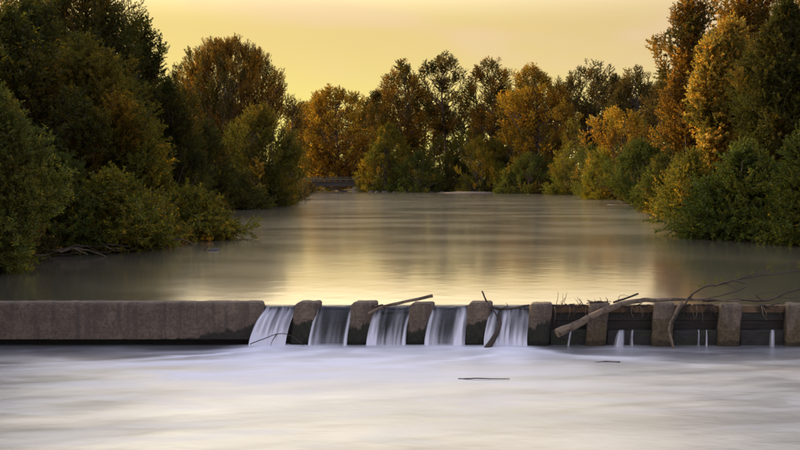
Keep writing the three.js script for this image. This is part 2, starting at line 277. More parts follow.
// ------------------------------------------------------------------ tail water: smooth, streaked with foam
const foamAt = (x, z) => {                             // foam carried away from each fall and turned along the wall
  const q = z + 24.75; if (q < -0.3) return 0; let f = 0;
  const src = [[-3.4, 1.0], [-1.9, 0.7], [-0.3, 0.8], [1.2, 0.8], [2.9, 0.9], [5.85, 0.35]];
  for (const [x0, s] of src) { const dx = x - (x0 - 0.12 * q - 0.05 * q * q), w = 0.75 + 0.40 * q; f += s * Math.exp(-dx * dx / (w * w)) * Math.exp(-Math.max(0, q) / 2.6); }
  for (const [xa, za, xb, zb, w, s] of [[-3.6, -24.3, -9.5, -22.2, 0.22, 0.8], [-2, -24, -12, -20.6, 0.4, 0.55], [0.5, -23.6, -9, -19.6, 0.5, 0.4], [2.5, -23.8, -3, -20.8, 0.35, 0.4], [3.2, -24.2, 8, -22, 0.3, 0.3], [-3, -24.5, -8, -23.8, 0.18, 0.5]]) { const t = (x - xa) / (xb - xa), d = (z - lerp(za, zb, Math.pow(clamp(t, 0, 1.5), 0.85))) / (w * (0.6 + 1.2 * clamp(t))); f += s * Math.exp(-d * d) * step(-0.12, 0.12, t) * (1 - step(0.35, 1.25, t)); }
  return f;
};
{
  const X0 = -34, X1 = 34, Z0 = -25.4, Z1 = 40, xs = [], zs = [];
  for (let x = X0; x <= X1; x += 0.25) xs.push(x); for (let z = Z0; z < -9; z += 0.125) zs.push(z); for (let z = -9; z <= Z1; z += 1) zs.push(z);
  const p = [], uv = [], idx = [];
  for (const z of zs) for (const x of xs) {
    const q = z + 24.75; let h = 0;
    for (const [x0, s] of [[-3.5, 1], [-2, 0.8], [-0.4, 0.9], [1.1, 0.9], [2.8, 1], [5.8, 0.3]]) { const dx = x - x0 + 0.1 * q; h += 0.075 * s * Math.exp(-dx * dx / 0.9) * Math.exp(-((q - 0.35) ** 2) / 0.5); }
    h += (fbm(x * 0.4 + z * 0.4, z * 0.8, 3, 3) - 0.5) * 0.10 * step(-0.2, 2, q);
    p.push(x, LOW + h, z); uv.push((x - X0) / (X1 - X0), (z - Z0) / (Z1 - Z0));
  }
  for (let j = 0; j + 1 < zs.length; j++) for (let i = 0; i + 1 < xs.length; i++) { const a = j * xs.length + i, b = a + xs.length; idx.push(a, b, a + 1, a + 1, b, b + 1); }
  const g = new THREE.BufferGeometry(); g.setAttribute('position', new THREE.Float32BufferAttribute(p, 3)); g.setAttribute('uv', new THREE.Float32BufferAttribute(uv, 2)); g.setIndex(idx); g.computeVertexNormals();
  const L = (u, v) => [lerp(X0, X1, u), lerp(Z0, Z1, v)];
  const froth = new Float32Array(1024 * 1536), fp = (u, v) => (Math.min(1535, Math.floor(v * 1536))) * 1024 + Math.min(1023, Math.floor(u * 1024));
  const foamTex = texture(1024, 1536, (u, v) => {
    const [x, z] = L(u, v), wx = x + 0.35 * z, st = fbm(wx * 0.6 + fbm(x * 0.3, z * 0.5, 2, 2) * 2, z * 1.9 + fbm(x * 0.25, z * 0.3, 7, 2) * 2, 6, 5), fine = fbm(wx * 2.2, z * 7, 9, 3);
    let f = foamAt(x + (fine - 0.5) * 0.9, z + (st - 0.5) * 0.7) * (0.45 + 1.0 * st);
    f += 0.16 * step(0.42, 0.72, st) * (0.5 + 0.9 * fine);                              // thin froth drifting everywhere
    f = clamp(f) * (1 - 0.15 * fine); froth[fp(u, v)] = f;
    const m = 0.78 + 0.5 * fbm(wx * 0.5, z * 1.3, 31, 4); return [lerp(0.44 * m, 0.84, f), lerp(0.44 * m, 0.845, f), lerp(0.43 * m, 0.86, f)];
  }, true);
  const gloss = texture(1024, 1536, (u, v) => { const f = froth[fp(u, v)]; return [0, lerp(0.32, 0.78, f), lerp(0.80, 0.03, f)]; });   // froth is matt, open water mirrors
  const bump = texture(1024, 1024, (u, v) => grey(0.6 * tiled(u, v, 14, 30, 4, 4) + 0.4 * tiled(u, v, 50, 110, 8, 3)));
  bump.repeat.set(4, 4);
  structure('tail_water', g, new THREE.MeshPhysicalMaterial({ map: foamTex, bumpMap: bump, bumpScale: 0.011, roughness: 1, roughnessMap: gloss, ior: 1.5, metalness: 1, metalnessMap: gloss }));
}

// ------------------------------------------------------------------ trees and shrubs
const barkTex = texture(256, 512, (u, v) => { const g = fbm(u * 14, v * 5, 3, 5), k = 0.45 + 1.1 * g; return [0.105 * k, 0.082 * k, 0.06 * k]; }, true);
const barkBump = texture(256, 512, (u, v) => grey(fbm(u * 14, v * 5, 3, 5)));
const barkMat = new THREE.MeshStandardMaterial({ map: barkTex, bumpMap: barkBump, bumpScale: 0.03, roughness: 0.95 });
const paleTex = texture(256, 512, (u, v) => { const g = fbm(u * 8, v * 12, 3, 5), k = 0.6 + 0.8 * g; return [0.30 * k, 0.26 * k, 0.20 * k]; }, true);
const paleBark = new THREE.MeshStandardMaterial({ map: paleTex, bumpMap: barkBump, bumpScale: 0.02, roughness: 0.9 });
const leafMat = new THREE.MeshPhysicalMaterial({ color: rgb(1, 1, 1), vertexColors: true, transmission: 0.45, thickness: 0, roughness: 0.97, ior: 1.3, specularIntensity: 0.3 });

// a leafy bough one metre long: a shoot with side shoots, leaves in turn round each, every leaf a folded blade
const shoot = new THREE.Vector3(), ld = new THREE.Vector3(), ls = new THREE.Vector3(), ln = new THREE.Vector3();
function bough(seed, { side = 9, per = 26, len = 0.07, wid = 0.045, spread = 0.3, rise = 0.8, tint = 0.1 }) {
  const r = mulberry(seed * 131), T = new Tri(), col = [];
  const run = (a, b, c, num, rad) => {                 // a shoot from a over b to c
    const P = curve([a, b, c], 5); T.tube(P, P.map((_, k) => lerp(rad, rad * 0.3, k / 5)), 3, false); while (col.length < T.p.length) col.push(0.35, 0.28, 0.3);
    for (let k = 0; k < num; k++) {
      const t = Math.pow((k + r()) / num, 0.8) * 4.99, i = Math.floor(t), f = t - i, o = [0, 1, 2].map((q) => lerp(P[i][q], P[i + 1][q], f) + (r() - 0.5) * len * 0.5);
      shoot.set(P[i + 1][0] - P[i][0], P[i + 1][1] - P[i][1], P[i + 1][2] - P[i][2]).normalize();
      ld.set(r() - 0.5, r() - 0.5, r() - 0.5).normalize().addScaledVector(shoot, 0.75); ld.y += 0.1; ld.normalize();
      ls.set(r() - 0.5, r() - 0.5, r() - 0.5).cross(ld).normalize(); ln.crossVectors(ls, ld).normalize();
      const L = len * (0.65 + r() * 0.7), W = wid * (0.65 + r() * 0.7), v = (x, y, z) => T.vert(o[0] + ld.x * y * L + ls.x * x * W + ln.x * z, o[1] + ld.y * y * L + ls.y * x * W + ln.y * z, o[2] + ld.z * y * L + ls.z * x * W + ln.z * z, ln.x, ln.y, ln.z);
      const p = v(0, 0, 0), q = v(-0.5, 0.45, 0.18 * W), s = v(0.5, 0.45, 0.18 * W), e = v(0, 1, 0); T.i.push(p, s, e, p, e, q);
      const b = 0.6 + 0.8 * r(), turned = r() < tint, c = turned ? [b * 2.3, b * 1.6, b * 0.9] : [b * (0.9 + 0.2 * r()), b, b]; for (let k2 = 0; k2 < 4; k2++) col.push(...c);
    }
  };
  const bx = (r() - 0.5) * 0.14, bz = (r() - 0.5) * 0.14;
  run([0, 0, 0], [bx, 0.5, bz], [bx * 1.6, 1, bz * 1.6], per, 0.012);
  for (let s = 0; s < side; s++) {
    const t = 0.12 + 0.72 * (s + r() * 0.7) / side, a = s * 2.4 + r(), R = spread * (1.15 - 0.75 * t) * (0.6 + 0.7 * r()), c = [bx * 1.6 * t, t, bz * 1.6 * t], e = [c[0] + Math.cos(a) * R, t + R * rise * (0.6 + 0.7 * r()), c[2] + Math.sin(a) * R];
    run(c, [lerp(c[0], e[0], 0.55), lerp(c[1], e[1], 0.4), lerp(c[2], e[2], 0.55)], e, Math.round(per * (0.6 + 0.6 * r()) * (0.5 + R / spread * 0.6)), 0.006);
  }
  const g = T.build(); g.setAttribute('color', new THREE.Float32BufferAttribute(col, 3)); return g;
}
const variants = (o, n = 4, s = 1) => Array.from({ length: n }, (_, k) => bough(s + k, o));
const BOUGHS = {
  broad: variants({ side: 11, per: 38, len: 0.060, wid: 0.049, spread: 0.36, tint: 0.12 }, 5, 1), narrow: variants({ side: 12, per: 52, len: 0.062, wid: 0.021, spread: 0.30, rise: 1.1, tint: 0.07 }, 5, 11),
  fine: variants({ side: 12, per: 38, len: 0.046, wid: 0.031, spread: 0.34, rise: 0.9, tint: 0.10 }, 5, 21), spiky: variants({ side: 8, per: 32, len: 0.06, wid: 0.04, spread: 0.24, rise: 1.7, tint: 0.10 }, 4, 31),
  gilded: variants({ side: 12, per: 48, len: 0.062, wid: 0.026, spread: 0.32, rise: 0.9, tint: 0.17 }, 5, 41),
};
const PROFILE = {
  round: (t) => Math.pow(Math.max(0, 1 - (2 * t - 1) ** 2), 0.45), egg: (t) => Math.pow(Math.sin(Math.PI * Math.pow(t, 0.7)), 0.7), tall: (t) => Math.pow(Math.max(0, Math.sin(Math.PI * Math.pow(clamp(t), 1.05))), 0.42),
  fan: (t) => 0.35 + 0.65 * Math.pow(Math.sin(Math.PI * Math.pow(t, 1.3)), 0.6), dome: (t) => Math.pow(Math.max(0, 1 - t * t), 0.55), cone: (t) => 1.0 - 0.85 * t,
};
const PAL = {                                          // leaf colours, linear, with weights
  darkgreen: [[0.0599, 0.067, 0.0083, 5], [0.0886, 0.0837, 0.0091, 3], [0.1714, 0.1136, 0.0099, 1.4]],
  green: [[0.0828, 0.1098, 0.0134, 5], [0.1214, 0.1348, 0.0134, 3], [0.2208, 0.1685, 0.0144, 1.2]],
  greygreen: [[0.1373, 0.1555, 0.025, 5], [0.1841, 0.1825, 0.025, 3], [0.3181, 0.2298, 0.0234, 1]],
  olive: [[0.1226, 0.119, 0.0125, 4], [0.1869, 0.1568, 0.0135, 3], [0.314, 0.2028, 0.0156, 1.5]],
  olivegold: [[0.142, 0.146, 0.0146, 5], [0.2242, 0.1893, 0.0156, 3], [0.4485, 0.2839, 0.0187, 1.5]],
  yellowgreen: [[0.138, 0.1456, 0.012, 4], [0.23, 0.1976, 0.0136, 3], [0.4025, 0.2808, 0.0176, 2]],
  gold: [[0.30, 0.21, 0.026, 3], [0.46, 0.33, 0.05, 3], [0.15, 0.13, 0.016, 3]],  // low sun on foliage, painted as leaf colour
  orange: [[0.30, 0.18, 0.016, 4], [0.44, 0.30, 0.025, 3], [0.17, 0.13, 0.015, 3]],
  russet: [[0.20, 0.118, 0.015, 4], [0.31, 0.185, 0.018, 2.2], [0.11, 0.094, 0.014, 3]],
  brown: [[0.12, 0.084, 0.016, 4], [0.085, 0.074, 0.015, 3], [0.21, 0.132, 0.017, 1.8]],
};
const M4 = new THREE.Matrix4(), Q = new THREE.Quaternion(), Q2 = new THREE.Quaternion(), UPV = new THREE.Vector3(0, 1, 0), D = new THREE.Vector3(), S = new THREE.Vector3(), PO = new THREE.Vector3(), CO = new THREE.Color();
let treeSeed = 500, boughCount = 0;
// x, z: foot; h: height; cb: where the crown starts; w, d: crown width and depth; len: length of a bough; n: boughs
function tree(name, label, category, group, o) {
  const seed = treeSeed++, r = mulberry(seed * 7919), gy = groundHeight(o.x, o.z), root = thing(name, label, category, [o.x, Math.max(gy - 0.1, -0.4), o.z], group), y0r = root.position.y;
  const { h, cb, w, d = o.w * 0.9, prof = 'round', len, n, up = 0.6, stems = 1, lean = [0, 0], pale = false, limbs = 0.3, kind = 'broad', gap = 0, lump = 0.6, over = false } = o, pal = PAL[o.pal];
  const sum = pal.reduce((s, c) => s + c[3], 0), pf = PROFILE[prof], trunk = new Tri(), tr = o.tr ?? 0.016 * h, b0 = r() * 6, b1 = r() * 6;
  const axisAt = (t, s = 0) => [lean[0] * t * t + 0.02 * h * Math.sin(t * 5 + b0 + s), h * t, lean[1] * t * t + 0.02 * h * Math.sin(t * 4 + b1 + s * 2)];
  const stemList = [];
  for (let s = 0; s < stems; s++) {
    const a = s / stems * 6.28 + r() * 2, sp = stems > 1 ? (0.08 + 0.2 * r()) * w : 0, top = stems > 1 ? 0.6 + 0.28 * r() : 0.9, pts = [], rad = [], m = 9;
    for (let k = 0; k <= m; k++) { const t = k / m * top, p = axisAt(t, s), e = Math.pow(t, 0.8) * sp; pts.push([p[0] + Math.cos(a) * e, p[1] - (k ? 0 : 0.3), p[2] + Math.sin(a) * e]); rad.push(tr * (stems > 1 ? 0.6 : 1) * (k === 0 ? 1.35 : 1) * Math.pow(1 - t * 0.97, 0.9) + 0.01); }
    trunk.tube(pts, rad, 8); stemList.push(pts);
  }
  const boughs = BOUGHS[kind], lists = boughs.map(() => []);
  for (let k = 0; k < n; k++) {
    const t = (k + r()) / n, a = r() * 6.2832, cs = Math.cos(a), sn = Math.sin(a), th = Math.pow(t, prof === 'dome' ? 1.25 : 0.92);
    const lobe = 1 + lump * ((fbm(cs * 1.3 + 10 + seed, sn * 1.3 + 10, th * 3.2, 3) - 0.5) * 2.1), rr = (0.35 + 0.65 * Math.pow(r(), 0.5)) * Math.max(0.3, lobe);
    const R = pf(clamp(th)), topLobe = 1 + 0.16 * lump * ((fbm(cs * rr * 1.6 + 3, sn * rr * 1.6 + seed, 4, 2) - 0.5) * 2);
    if (gap && fbm(cs * rr * 2 + seed, sn * rr * 2 + 5, th * 4, 2) < 0.28 + gap * 0.36) continue;
    const L = len * (0.6 + 0.75 * r()) * (th > 0.85 ? 0.85 : 1), ax = axisAt(clamp(lerp(cb, h, th) / h));
    PO.set(ax[0] + cs * R * rr * w * 0.5, lerp(cb, h, th) * (th > 0.5 ? topLobe : 1), ax[2] + sn * R * rr * d * 0.5);   // the bough's tip
    const stray = r() < 0.13 && th < 0.93; if (stray) { const e = (0.04 + 0.10 * r()) * lump; PO.x += cs * e * w; PO.z += sn * e * d; PO.y += e * 0.4 * w * th; }     // stray boughs break the outline
    const low = over ? 1 - step(0, 0.3, th) : 0;
    D.set(cs * (0.75 + 0.5 * low) * (1 - 0.55 * th) + (r() - 0.5) * 0.7, up + 0.5 * th + (r() - 0.5) * 0.55 - low * (0.6 + up * 0.7), sn * (0.75 + 0.5 * low) * (1 - 0.55 * th) + (r() - 0.5) * 0.7).normalize();
    if (PO.y + y0r < 0.48) PO.y = 0.48 - y0r + r() * 0.3;
    const tx = PO.x, ty = PO.y, tz = PO.z;
    PO.addScaledVector(D, -L);
    if (PO.y + y0r < 0.46) { PO.y = 0.46 - y0r; D.set(tx - PO.x, ty - PO.y, tz - PO.z).normalize(); }
    if (r() < limbs || stray) {
      const st = stemList[Math.floor(r() * stems)], hor = Math.hypot(PO.x - ax[0], PO.z - ax[2]), yy = clamp(PO.y - hor * (0.6 + 0.7 * r()) - 0.3, h * 0.04, h * 0.84), q = clamp(yy / st[st.length - 1][1]) * (st.length - 1), i = Math.min(st.length - 2, Math.floor(q)), f = q - i;
      const s0 = [0, 1, 2].map((c) => lerp(st[i][c], st[i + 1][c], f)), r0 = tr * (0.14 + 0.26 * (1 - yy / h)) + 0.012, P = curve([s0, [lerp(s0[0], PO.x, 0.55), lerp(s0[1], PO.y, 0.42), lerp(s0[2], PO.z, 0.55)], PO.toArray()], 6);
      trunk.tube(P, P.map((_, j) => lerp(r0, 0.01 + 0.012 * L, j / 6)), 5, false);
    }
    Q.setFromUnitVectors(UPV, D); Q2.setFromAxisAngle(UPV, r() * 6.28); Q.multiply(Q2); const wd = L * (0.85 + 0.45 * r()); S.set(wd, L, wd);
    const pick = clamp(0.6 * ((fbm(PO.x * 3 / w + seed, PO.y * 3 / w, PO.z * 3 / w, 2) - 0.5) * 2.2 + 0.5) + 0.4 * r()) * sum * 0.999; let q = pick, ci = 0; while (q > pal[ci][3] && ci < pal.length - 1) q -= pal[ci++][3];
    const b = 0.78 + 0.44 * r(); lists[Math.floor(r() * boughs.length)].push([M4.compose(PO, Q, S).toArray(), [pal[ci][0] * b * (0.92 + 0.16 * r()), pal[ci][1] * b, pal[ci][2] * b]]);
  }
  part('trunk', trunk.build(), pale ? paleBark : barkMat, root);
  lists.forEach((list, v) => {
    if (!list.length) return; const im = new THREE.InstancedMesh(boughs[v], leafMat, list.length); im.name = 'crown'; im.userData.kind = 'stuff'; im.castShadow = im.receiveShadow = true;
    list.forEach(([m, c], k) => { im.setMatrixAt(k, M4.fromArray(m)); im.setColorAt(k, CO.setRGB(...c)); }); root.add(im); boughCount += list.length;
  });
  return shade(root);
}

tree('willow_shrub', 'grey green willow shrub by the plain end of the weir wall, fine upright leaves', 'shrub', null, { x: -14.37, z: -33, h: 7.26, cb: 0.15, w: 4.16, pal: 'greygreen', n: 354, len: 1.96, prof: 'dome', kind: 'narrow', clumps: 60, stems: 5, up: 0.7, over: true, lump: 0.95 });
tree('willow_shrub', 'low olive willow shrub with golden leaves leaning out over pale driftwood', 'shrub', null, { x: -12.6, z: -41, h: 3.98, cb: 0.15, w: 5.25, pal: 'olivegold', n: 313, len: 1.96, prof: 'dome', kind: 'gilded', clumps: 56, stems: 6, up: 0.45, over: true, lump: 0.95 });
tree('willow_shrub', 'olive willow shrub reaching furthest out over the west water', 'shrub', null, { x: -10.65, z: -47.5, h: 3.51, cb: 0.15, w: 5.07, pal: 'olivegold', n: 218, len: 1.96, prof: 'dome', kind: 'gilded', clumps: 44, stems: 5, up: 0.4, over: true, lump: 0.95 });
tree('willow_shrub', 'dark willow shrub under the tall olive tree, beside the grey green shrub', 'shrub', null, { x: -14.6, z: -40, h: 4.38, cb: 0.15, w: 3.84, pal: 'green', n: 204, len: 1.96, prof: 'dome', kind: 'narrow', clumps: 44, stems: 5, up: 0.55, over: true, lump: 0.95 });
tree('olive_tree', 'tall olive brown narrow leaved tree rising behind the golden willow shrub', 'tree', null, { x: -16.44, z: -50, h: 9.72, cb: 0.63, w: 6.3, pal: 'olive', n: 422, len: 2.03, prof: 'round', lump: 0.9, kind: 'narrow', clumps: 70, stems: 3, up: 0.75 });
tree('olive_tree', 'dark green tree with a pointed top behind the grey green willow shrub', 'tree', null, { x: -20.64, z: -52, h: 11.87, cb: 1.46, w: 6.1, pal: 'darkgreen', n: 354, len: 2.06, prof: 'egg', kind: 'narrow', clumps: 64, stems: 2, up: 0.75 });
tree('cottonwood_tree', 'tallest dark green tree of the west bank, thin sparse twigs at its crown edge', 'tree', null, { x: -22.12, z: -66, h: 17.33, cb: 4.1, w: 8.73, pal: 'darkgreen', n: 477, len: 2.25, prof: 'round', kind: 'fine', clumps: 80, up: 0.55, gap: 0.12 });
tree('cottonwood_tree', 'dark green tree with see through upper twigs rising behind the pointed tree', 'tree', null, { x: -29.85, z: -74, h: 18.58, cb: 5.77, w: 8.69, pal: 'brown', n: 218, len: 2.32, prof: 'round', kind: 'fine', clumps: 60, up: 0.6, gap: 0.3 });
tree('cottonwood_tree', 'leaning thin topped tree between the tallest dark tree and the round russet tree', 'tree', null, { x: -21.48, z: -78, h: 16.25, cb: 4.23, w: 4.66, pal: 'darkgreen', n: 150, len: 2.25, prof: 'tall', kind: 'broad', clumps: 44, up: 0.6, gap: 0.25 });
tree('olive_tree', 'dense dark green tree filling the bank below the tallest dark tree', 'tree', null, { x: -17.48, z: -70, h: 10.27, cb: 0.15, w: 7.1, pal: 'darkgreen', n: 313, len: 2.19, prof: 'round', lump: 0.8, kind: 'narrow', clumps: 56, stems: 3, up: 0.6 });
tree('olive_tree', 'dark green tree next to the pale bare trunks of the russet tree', 'tree', null, { x: -17.39, z: -84, h: 8.3, cb: 0.15, w: 6.28, pal: 'darkgreen', n: 177, len: 2.19, prof: 'round', lump: 0.8, kind: 'narrow', clumps: 40, stems: 3, up: 0.6 });
tree('aspen_tree', 'broad round russet tree with spiky upright twigs and pale bare stems', 'tree', null, { x: -21.54, z: -116, h: 19.69, cb: 5.26, w: 13.87, pal: 'russet', n: 1022, len: 2.12, prof: 'round', kind: 'spiky', clumps: 84, stems: 6, up: 1.3, lump: 0.35, limbs: 0.12, pale: true, tr: 0.17 });
tree('aspen_tree', 'small dark tree peeping over the shrubs beside the round russet tree', 'tree', null, { x: -17.29, z: -150, h: 16.87, cb: 6.6, w: 4.16, pal: 'brown', n: 50, len: 2.84, prof: 'tall', kind: 'fine', clumps: 20, up: 1.2 });
tree('willow_shrub', 'tall olive willow shrub at the water below the round russet tree', 'shrub', null, { x: -14.66, z: -101, h: 11.08, cb: 0.15, w: 9.05, pal: 'olive', n: 259, len: 2.38, prof: 'round', lump: 0.8, kind: 'narrow', clumps: 60, stems: 6, up: 0.6, over: true });
tree('willow_shrub', 'dark green shrub at the tip of the west bank near the bridge', 'shrub', null, { x: -13.6, z: -108, h: 7.71, cb: 0.15, w: 5.07, pal: 'olivegold', n: 115, len: 2.38, prof: 'dome', kind: 'narrow', clumps: 34, stems: 5, up: 0.5, over: true, lump: 0.95 });
tree('willow_shrub', 'low dark shrub along the shaded cove of the west bank', 'shrub', null, { x: -16.5, z: -92, h: 4.57, cb: 0.15, w: 6.87, pal: 'darkgreen', n: 129, len: 2.32, prof: 'dome', kind: 'narrow', clumps: 36, stems: 5, up: 0.5, over: true, lump: 0.95 });
tree('willow_shrub', 'low dark shrub between the golden willow and the dense dark green tree', 'shrub', null, { x: -17.2, z: -76, h: 3.91, cb: 0.15, w: 5.68, pal: 'darkgreen', n: 122, len: 2.25, prof: 'dome', kind: 'narrow', clumps: 36, stems: 5, up: 0.5, over: true, lump: 0.95 });
tree('willow_shrub', 'arching olive shrub tucked between the two golden willows on the west shore', 'shrub', null, { x: -11.65, z: -44, h: 2.82, cb: 0.15, w: 3.29, pal: 'olive', n: 129, len: 1.96, prof: 'dome', kind: 'gilded', stems: 5, up: 0.35, over: true, lump: 0.95 });
tree('willow_shrub', 'upper olive gold shrub behind the low golden willow on the west bank', 'shrub', null, { x: -14.3, z: -50, h: 6.19, cb: 0.47, w: 4.48, pal: 'olivegold', n: 177, len: 2.06, prof: 'round', kind: 'gilded', stems: 4, up: 0.6 });
tree('willow_shrub', 'yellow tipped shrub in front of the pale stems of the russet tree', 'shrub', null, { x: -17.75, z: -108, h: 6.56, cb: 0.15, w: 6.45, pal: 'olivegold', n: 115, len: 2.38, prof: 'dome', kind: 'gilded', stems: 5, up: 0.5, lump: 0.95 });
tree('cottonwood_tree', 'round orange cottonwood behind the bridge', 'tree', null, { x: -15.62, z: -236, h: 26.52, cb: 2.9, w: 25.2, pal: 'orange', n: 429, len: 3.36, prof: 'round', up: 0.55, d: 14 });
tree('cottonwood_tree', 'narrow dark cottonwood squeezed between the round orange tree and the tallest pair', 'tree', null, { x: -5.49, z: -245, h: 26.37, cb: 7.32, w: 8.29, pal: 'brown', n: 111, len: 3.2, prof: 'tall', up: 0.8, gap: 0.2 });
tree('cottonwood_tree', 'tall russet cottonwood, left of the tallest pair with the fuller crown', 'tree', null, { x: 1.49, z: -232, h: 31.33, cb: 10.83, w: 14.5, pal: 'russet', n: 238, len: 3.36, prof: 'tall', up: 0.6, gap: 0.15 });
tree('cottonwood_tree', 'tallest far bank cottonwood, airy dark crown with sky between its limbs', 'tree', null, { x: 10.89, z: -232, h: 33.31, cb: 14.54, w: 15.1, pal: 'brown', n: 190, len: 3.2, prof: 'tall', up: 0.6, gap: 0.3, tr: 0.5 });
tree('cottonwood_tree', 'bare limbed cottonwood beside the airy tallest tree', 'tree', null, { x: 18.8, z: -238, h: 26.98, cb: 11.02, w: 8.06, pal: 'brown', n: 52, len: 3.04, prof: 'tall', up: 0.7, gap: 0.5 });
tree('cottonwood_tree', 'russet cottonwood with a dark twiggy top beside the golden tree', 'tree', null, { x: 22.39, z: -228, h: 30.35, cb: 8.27, w: 15.44, pal: 'russet', n: 286, len: 3.2, prof: 'round', up: 0.7, gap: 0.15 });
tree('cottonwood_tree', 'golden orange cottonwood with a full egg shaped crown on the far bank', 'tree', null, { x: 30.19, z: -208, h: 27.07, cb: 2.07, w: 16.79, pal: 'orange', n: 429, len: 3.04, prof: 'round', up: 0.6 });
tree('cottonwood_tree', 'dark topped brown cottonwood behind the golden orange tree', 'tree', null, { x: 45.02, z: -222, h: 29.16, cb: 8.14, w: 15.03, pal: 'brown', n: 254, len: 3.2, prof: 'round', up: 0.7, gap: 0.1 });
tree('cottonwood_tree', 'dark brown cottonwood nearest the tall eastern russet tree', 'tree', null, { x: 49.95, z: -200, h: 24.87, cb: 7.67, w: 13.54, pal: 'brown', n: 254, len: 3.04, prof: 'round', up: 0.7, gap: 0.1 });
tree('willow_tree', 'yellow green willow on the far bank beside the bridge end', 'tree', null, { x: -2.84, z: -222, h: 15.89, cb: 0.15, w: 13.3, pal: 'yellowgreen', n: 270, len: 2.72, prof: 'dome', kind: 'narrow', stems: 4, up: 0.6 });
tree('willow_shrub', 'dark green shrub below the tall russet cottonwood on the far bank', 'shrub', null, { x: 4.61, z: -216, h: 9.55, cb: 0.15, w: 13.5, pal: 'green', n: 143, len: 2.56, prof: 'dome', kind: 'narrow', stems: 4 });
tree('willow_shrub', 'yellow green shrub below the russet cottonwood with the twiggy top', 'shrub', null, { x: 17.93, z: -210, h: 12.51, cb: 0.15, w: 13.67, pal: 'yellowgreen', n: 159, len: 2.56, prof: 'dome', kind: 'narrow', stems: 4 });
tree('willow_shrub', 'dark green shrub at the foot of the golden orange cottonwood', 'shrub', null, { x: 27.05, z: -198, h: 9.44, cb: 0.15, w: 14.44, pal: 'green', n: 175, len: 2.4, prof: 'dome', kind: 'narrow', stems: 4 });
tree('willow_shrub', 'pale green shrub at the east end of the far bank', 'shrub', null, { x: 32.63, z: -182, h: 11.26, cb: 0.15, w: 10.1, pal: 'yellowgreen', n: 75, len: 2.97, prof: 'dome', kind: 'narrow', clumps: 28, stems: 4 });
tree('far_shrub', 'low shrub filling the foot of the far bank trees', 'shrub', 'shrubs at the foot of the far bank trees', { x: -21.88, z: -250, h: 13.77, cb: 0.15, w: 12.21, pal: 'yellowgreen', n: 120, len: 2.56, prof: 'dome', kind: 'narrow', stems: 3 });
tree('far_shrub', 'low shrub filling the foot of the far bank trees', 'shrub', 'shrubs at the foot of the far bank trees', { x: -15.14, z: -258, h: 11.91, cb: 0.15, w: 15.12, pal: 'yellowgreen', n: 120, len: 2.56, prof: 'dome', kind: 'narrow', stems: 3 });
tree('far_shrub', 'low shrub filling the foot of the far bank trees', 'shrub', 'shrubs at the foot of the far bank trees', { x: -8.2, z: -256, h: 12.39, cb: 0.15, w: 15.0, pal: 'olive', n: 120, len: 2.56, prof: 'dome', kind: 'narrow', stems: 3 });
tree('far_shrub', 'low shrub filling the foot of the far bank trees', 'shrub', 'shrubs at the foot of the far bank trees', { x: 8.4, z: -225, h: 12.71, cb: 0.15, w: 14.65, pal: 'olive', n: 120, len: 2.56, prof: 'dome', kind: 'narrow', stems: 3 });
tree('far_shrub', 'low shrub filling the foot of the far bank trees', 'shrub', 'shrubs at the foot of the far bank trees', { x: 15.78, z: -224, h: 14.57, cb: 0.15, w: 14.58, pal: 'yellowgreen', n: 120, len: 2.56, prof: 'dome', kind: 'narrow', stems: 3 });
tree('far_shrub', 'low shrub filling the foot of the far bank trees', 'shrub', 'shrubs at the foot of the far bank trees', { x: 25.13, z: -218, h: 13.57, cb: 0.15, w: 15.61, pal: 'olive', n: 120, len: 2.56, prof: 'dome', kind: 'narrow', stems: 3 });
tree('far_shrub', 'low shrub filling the foot of the far bank trees', 'shrub', 'shrubs at the foot of the far bank trees', { x: 34.47, z: -170, h: 10.36, cb: 0.68, w: 9.98, pal: 'green', n: 51, len: 2.56, prof: 'dome', kind: 'narrow', clumps: 20, stems: 3 });
tree('far_shrub', 'low shrub filling the foot of the far bank trees', 'shrub', 'shrubs at the foot of the far bank trees', { x: 35.28, z: -190, h: 15.27, cb: 0.36, w: 11.15, pal: 'olive', n: 51, len: 2.56, prof: 'dome', kind: 'narrow', clumps: 20, stems: 3 });
tree('far_shrub', 'low shrub filling the foot of the far bank trees', 'shrub', 'shrubs at the foot of the far bank trees', { x: 40.98, z: -160, h: 13.69, cb: 0.84, w: 10.67, pal: 'olive', n: 51, len: 2.56, prof: 'dome', kind: 'narrow', clumps: 20, stems: 3 });
tree('far_shrub', 'low shrub filling the foot of the far bank trees', 'shrub', 'shrubs at the foot of the far bank trees', { x: 0.48, z: -226, h: 7.92, cb: 0.15, w: 13.24, pal: 'olive', n: 120, len: 2.56, prof: 'dome', kind: 'narrow', stems: 3 });
tree('far_shrub', 'low shrub filling the foot of the far bank trees', 'shrub', 'shrubs at the foot of the far bank trees', { x: 12.32, z: -222, h: 8.31, cb: 0.15, w: 14.45, pal: 'darkgreen', n: 120, len: 2.56, prof: 'dome', kind: 'narrow', stems: 3 });
tree('far_shrub', 'low shrub filling the foot of the far bank trees', 'shrub', 'shrubs at the foot of the far bank trees', { x: 23.52, z: -214, h: 7.67, cb: 0.15, w: 12.54, pal: 'darkgreen', n: 120, len: 2.56, prof: 'dome', kind: 'narrow', stems: 3 });
tree('far_shrub', 'low shrub filling the foot of the far bank trees', 'shrub', 'shrubs at the foot of the far bank trees', { x: 32.66, z: -204, h: 6.58, cb: 0.15, w: 13.28, pal: 'olive', n: 120, len: 2.56, prof: 'dome', kind: 'narrow', stems: 3 });
tree('background_cottonwood', 'brown autumn tree in the row standing behind the far bank cottonwoods', 'tree', 'trees behind the far bank cottonwoods', { x: -30.95, z: -290, h: 26.31, cb: 1.54, w: 16.61, pal: 'brown', n: 206, len: 3.84, prof: 'round', up: 0.6 });
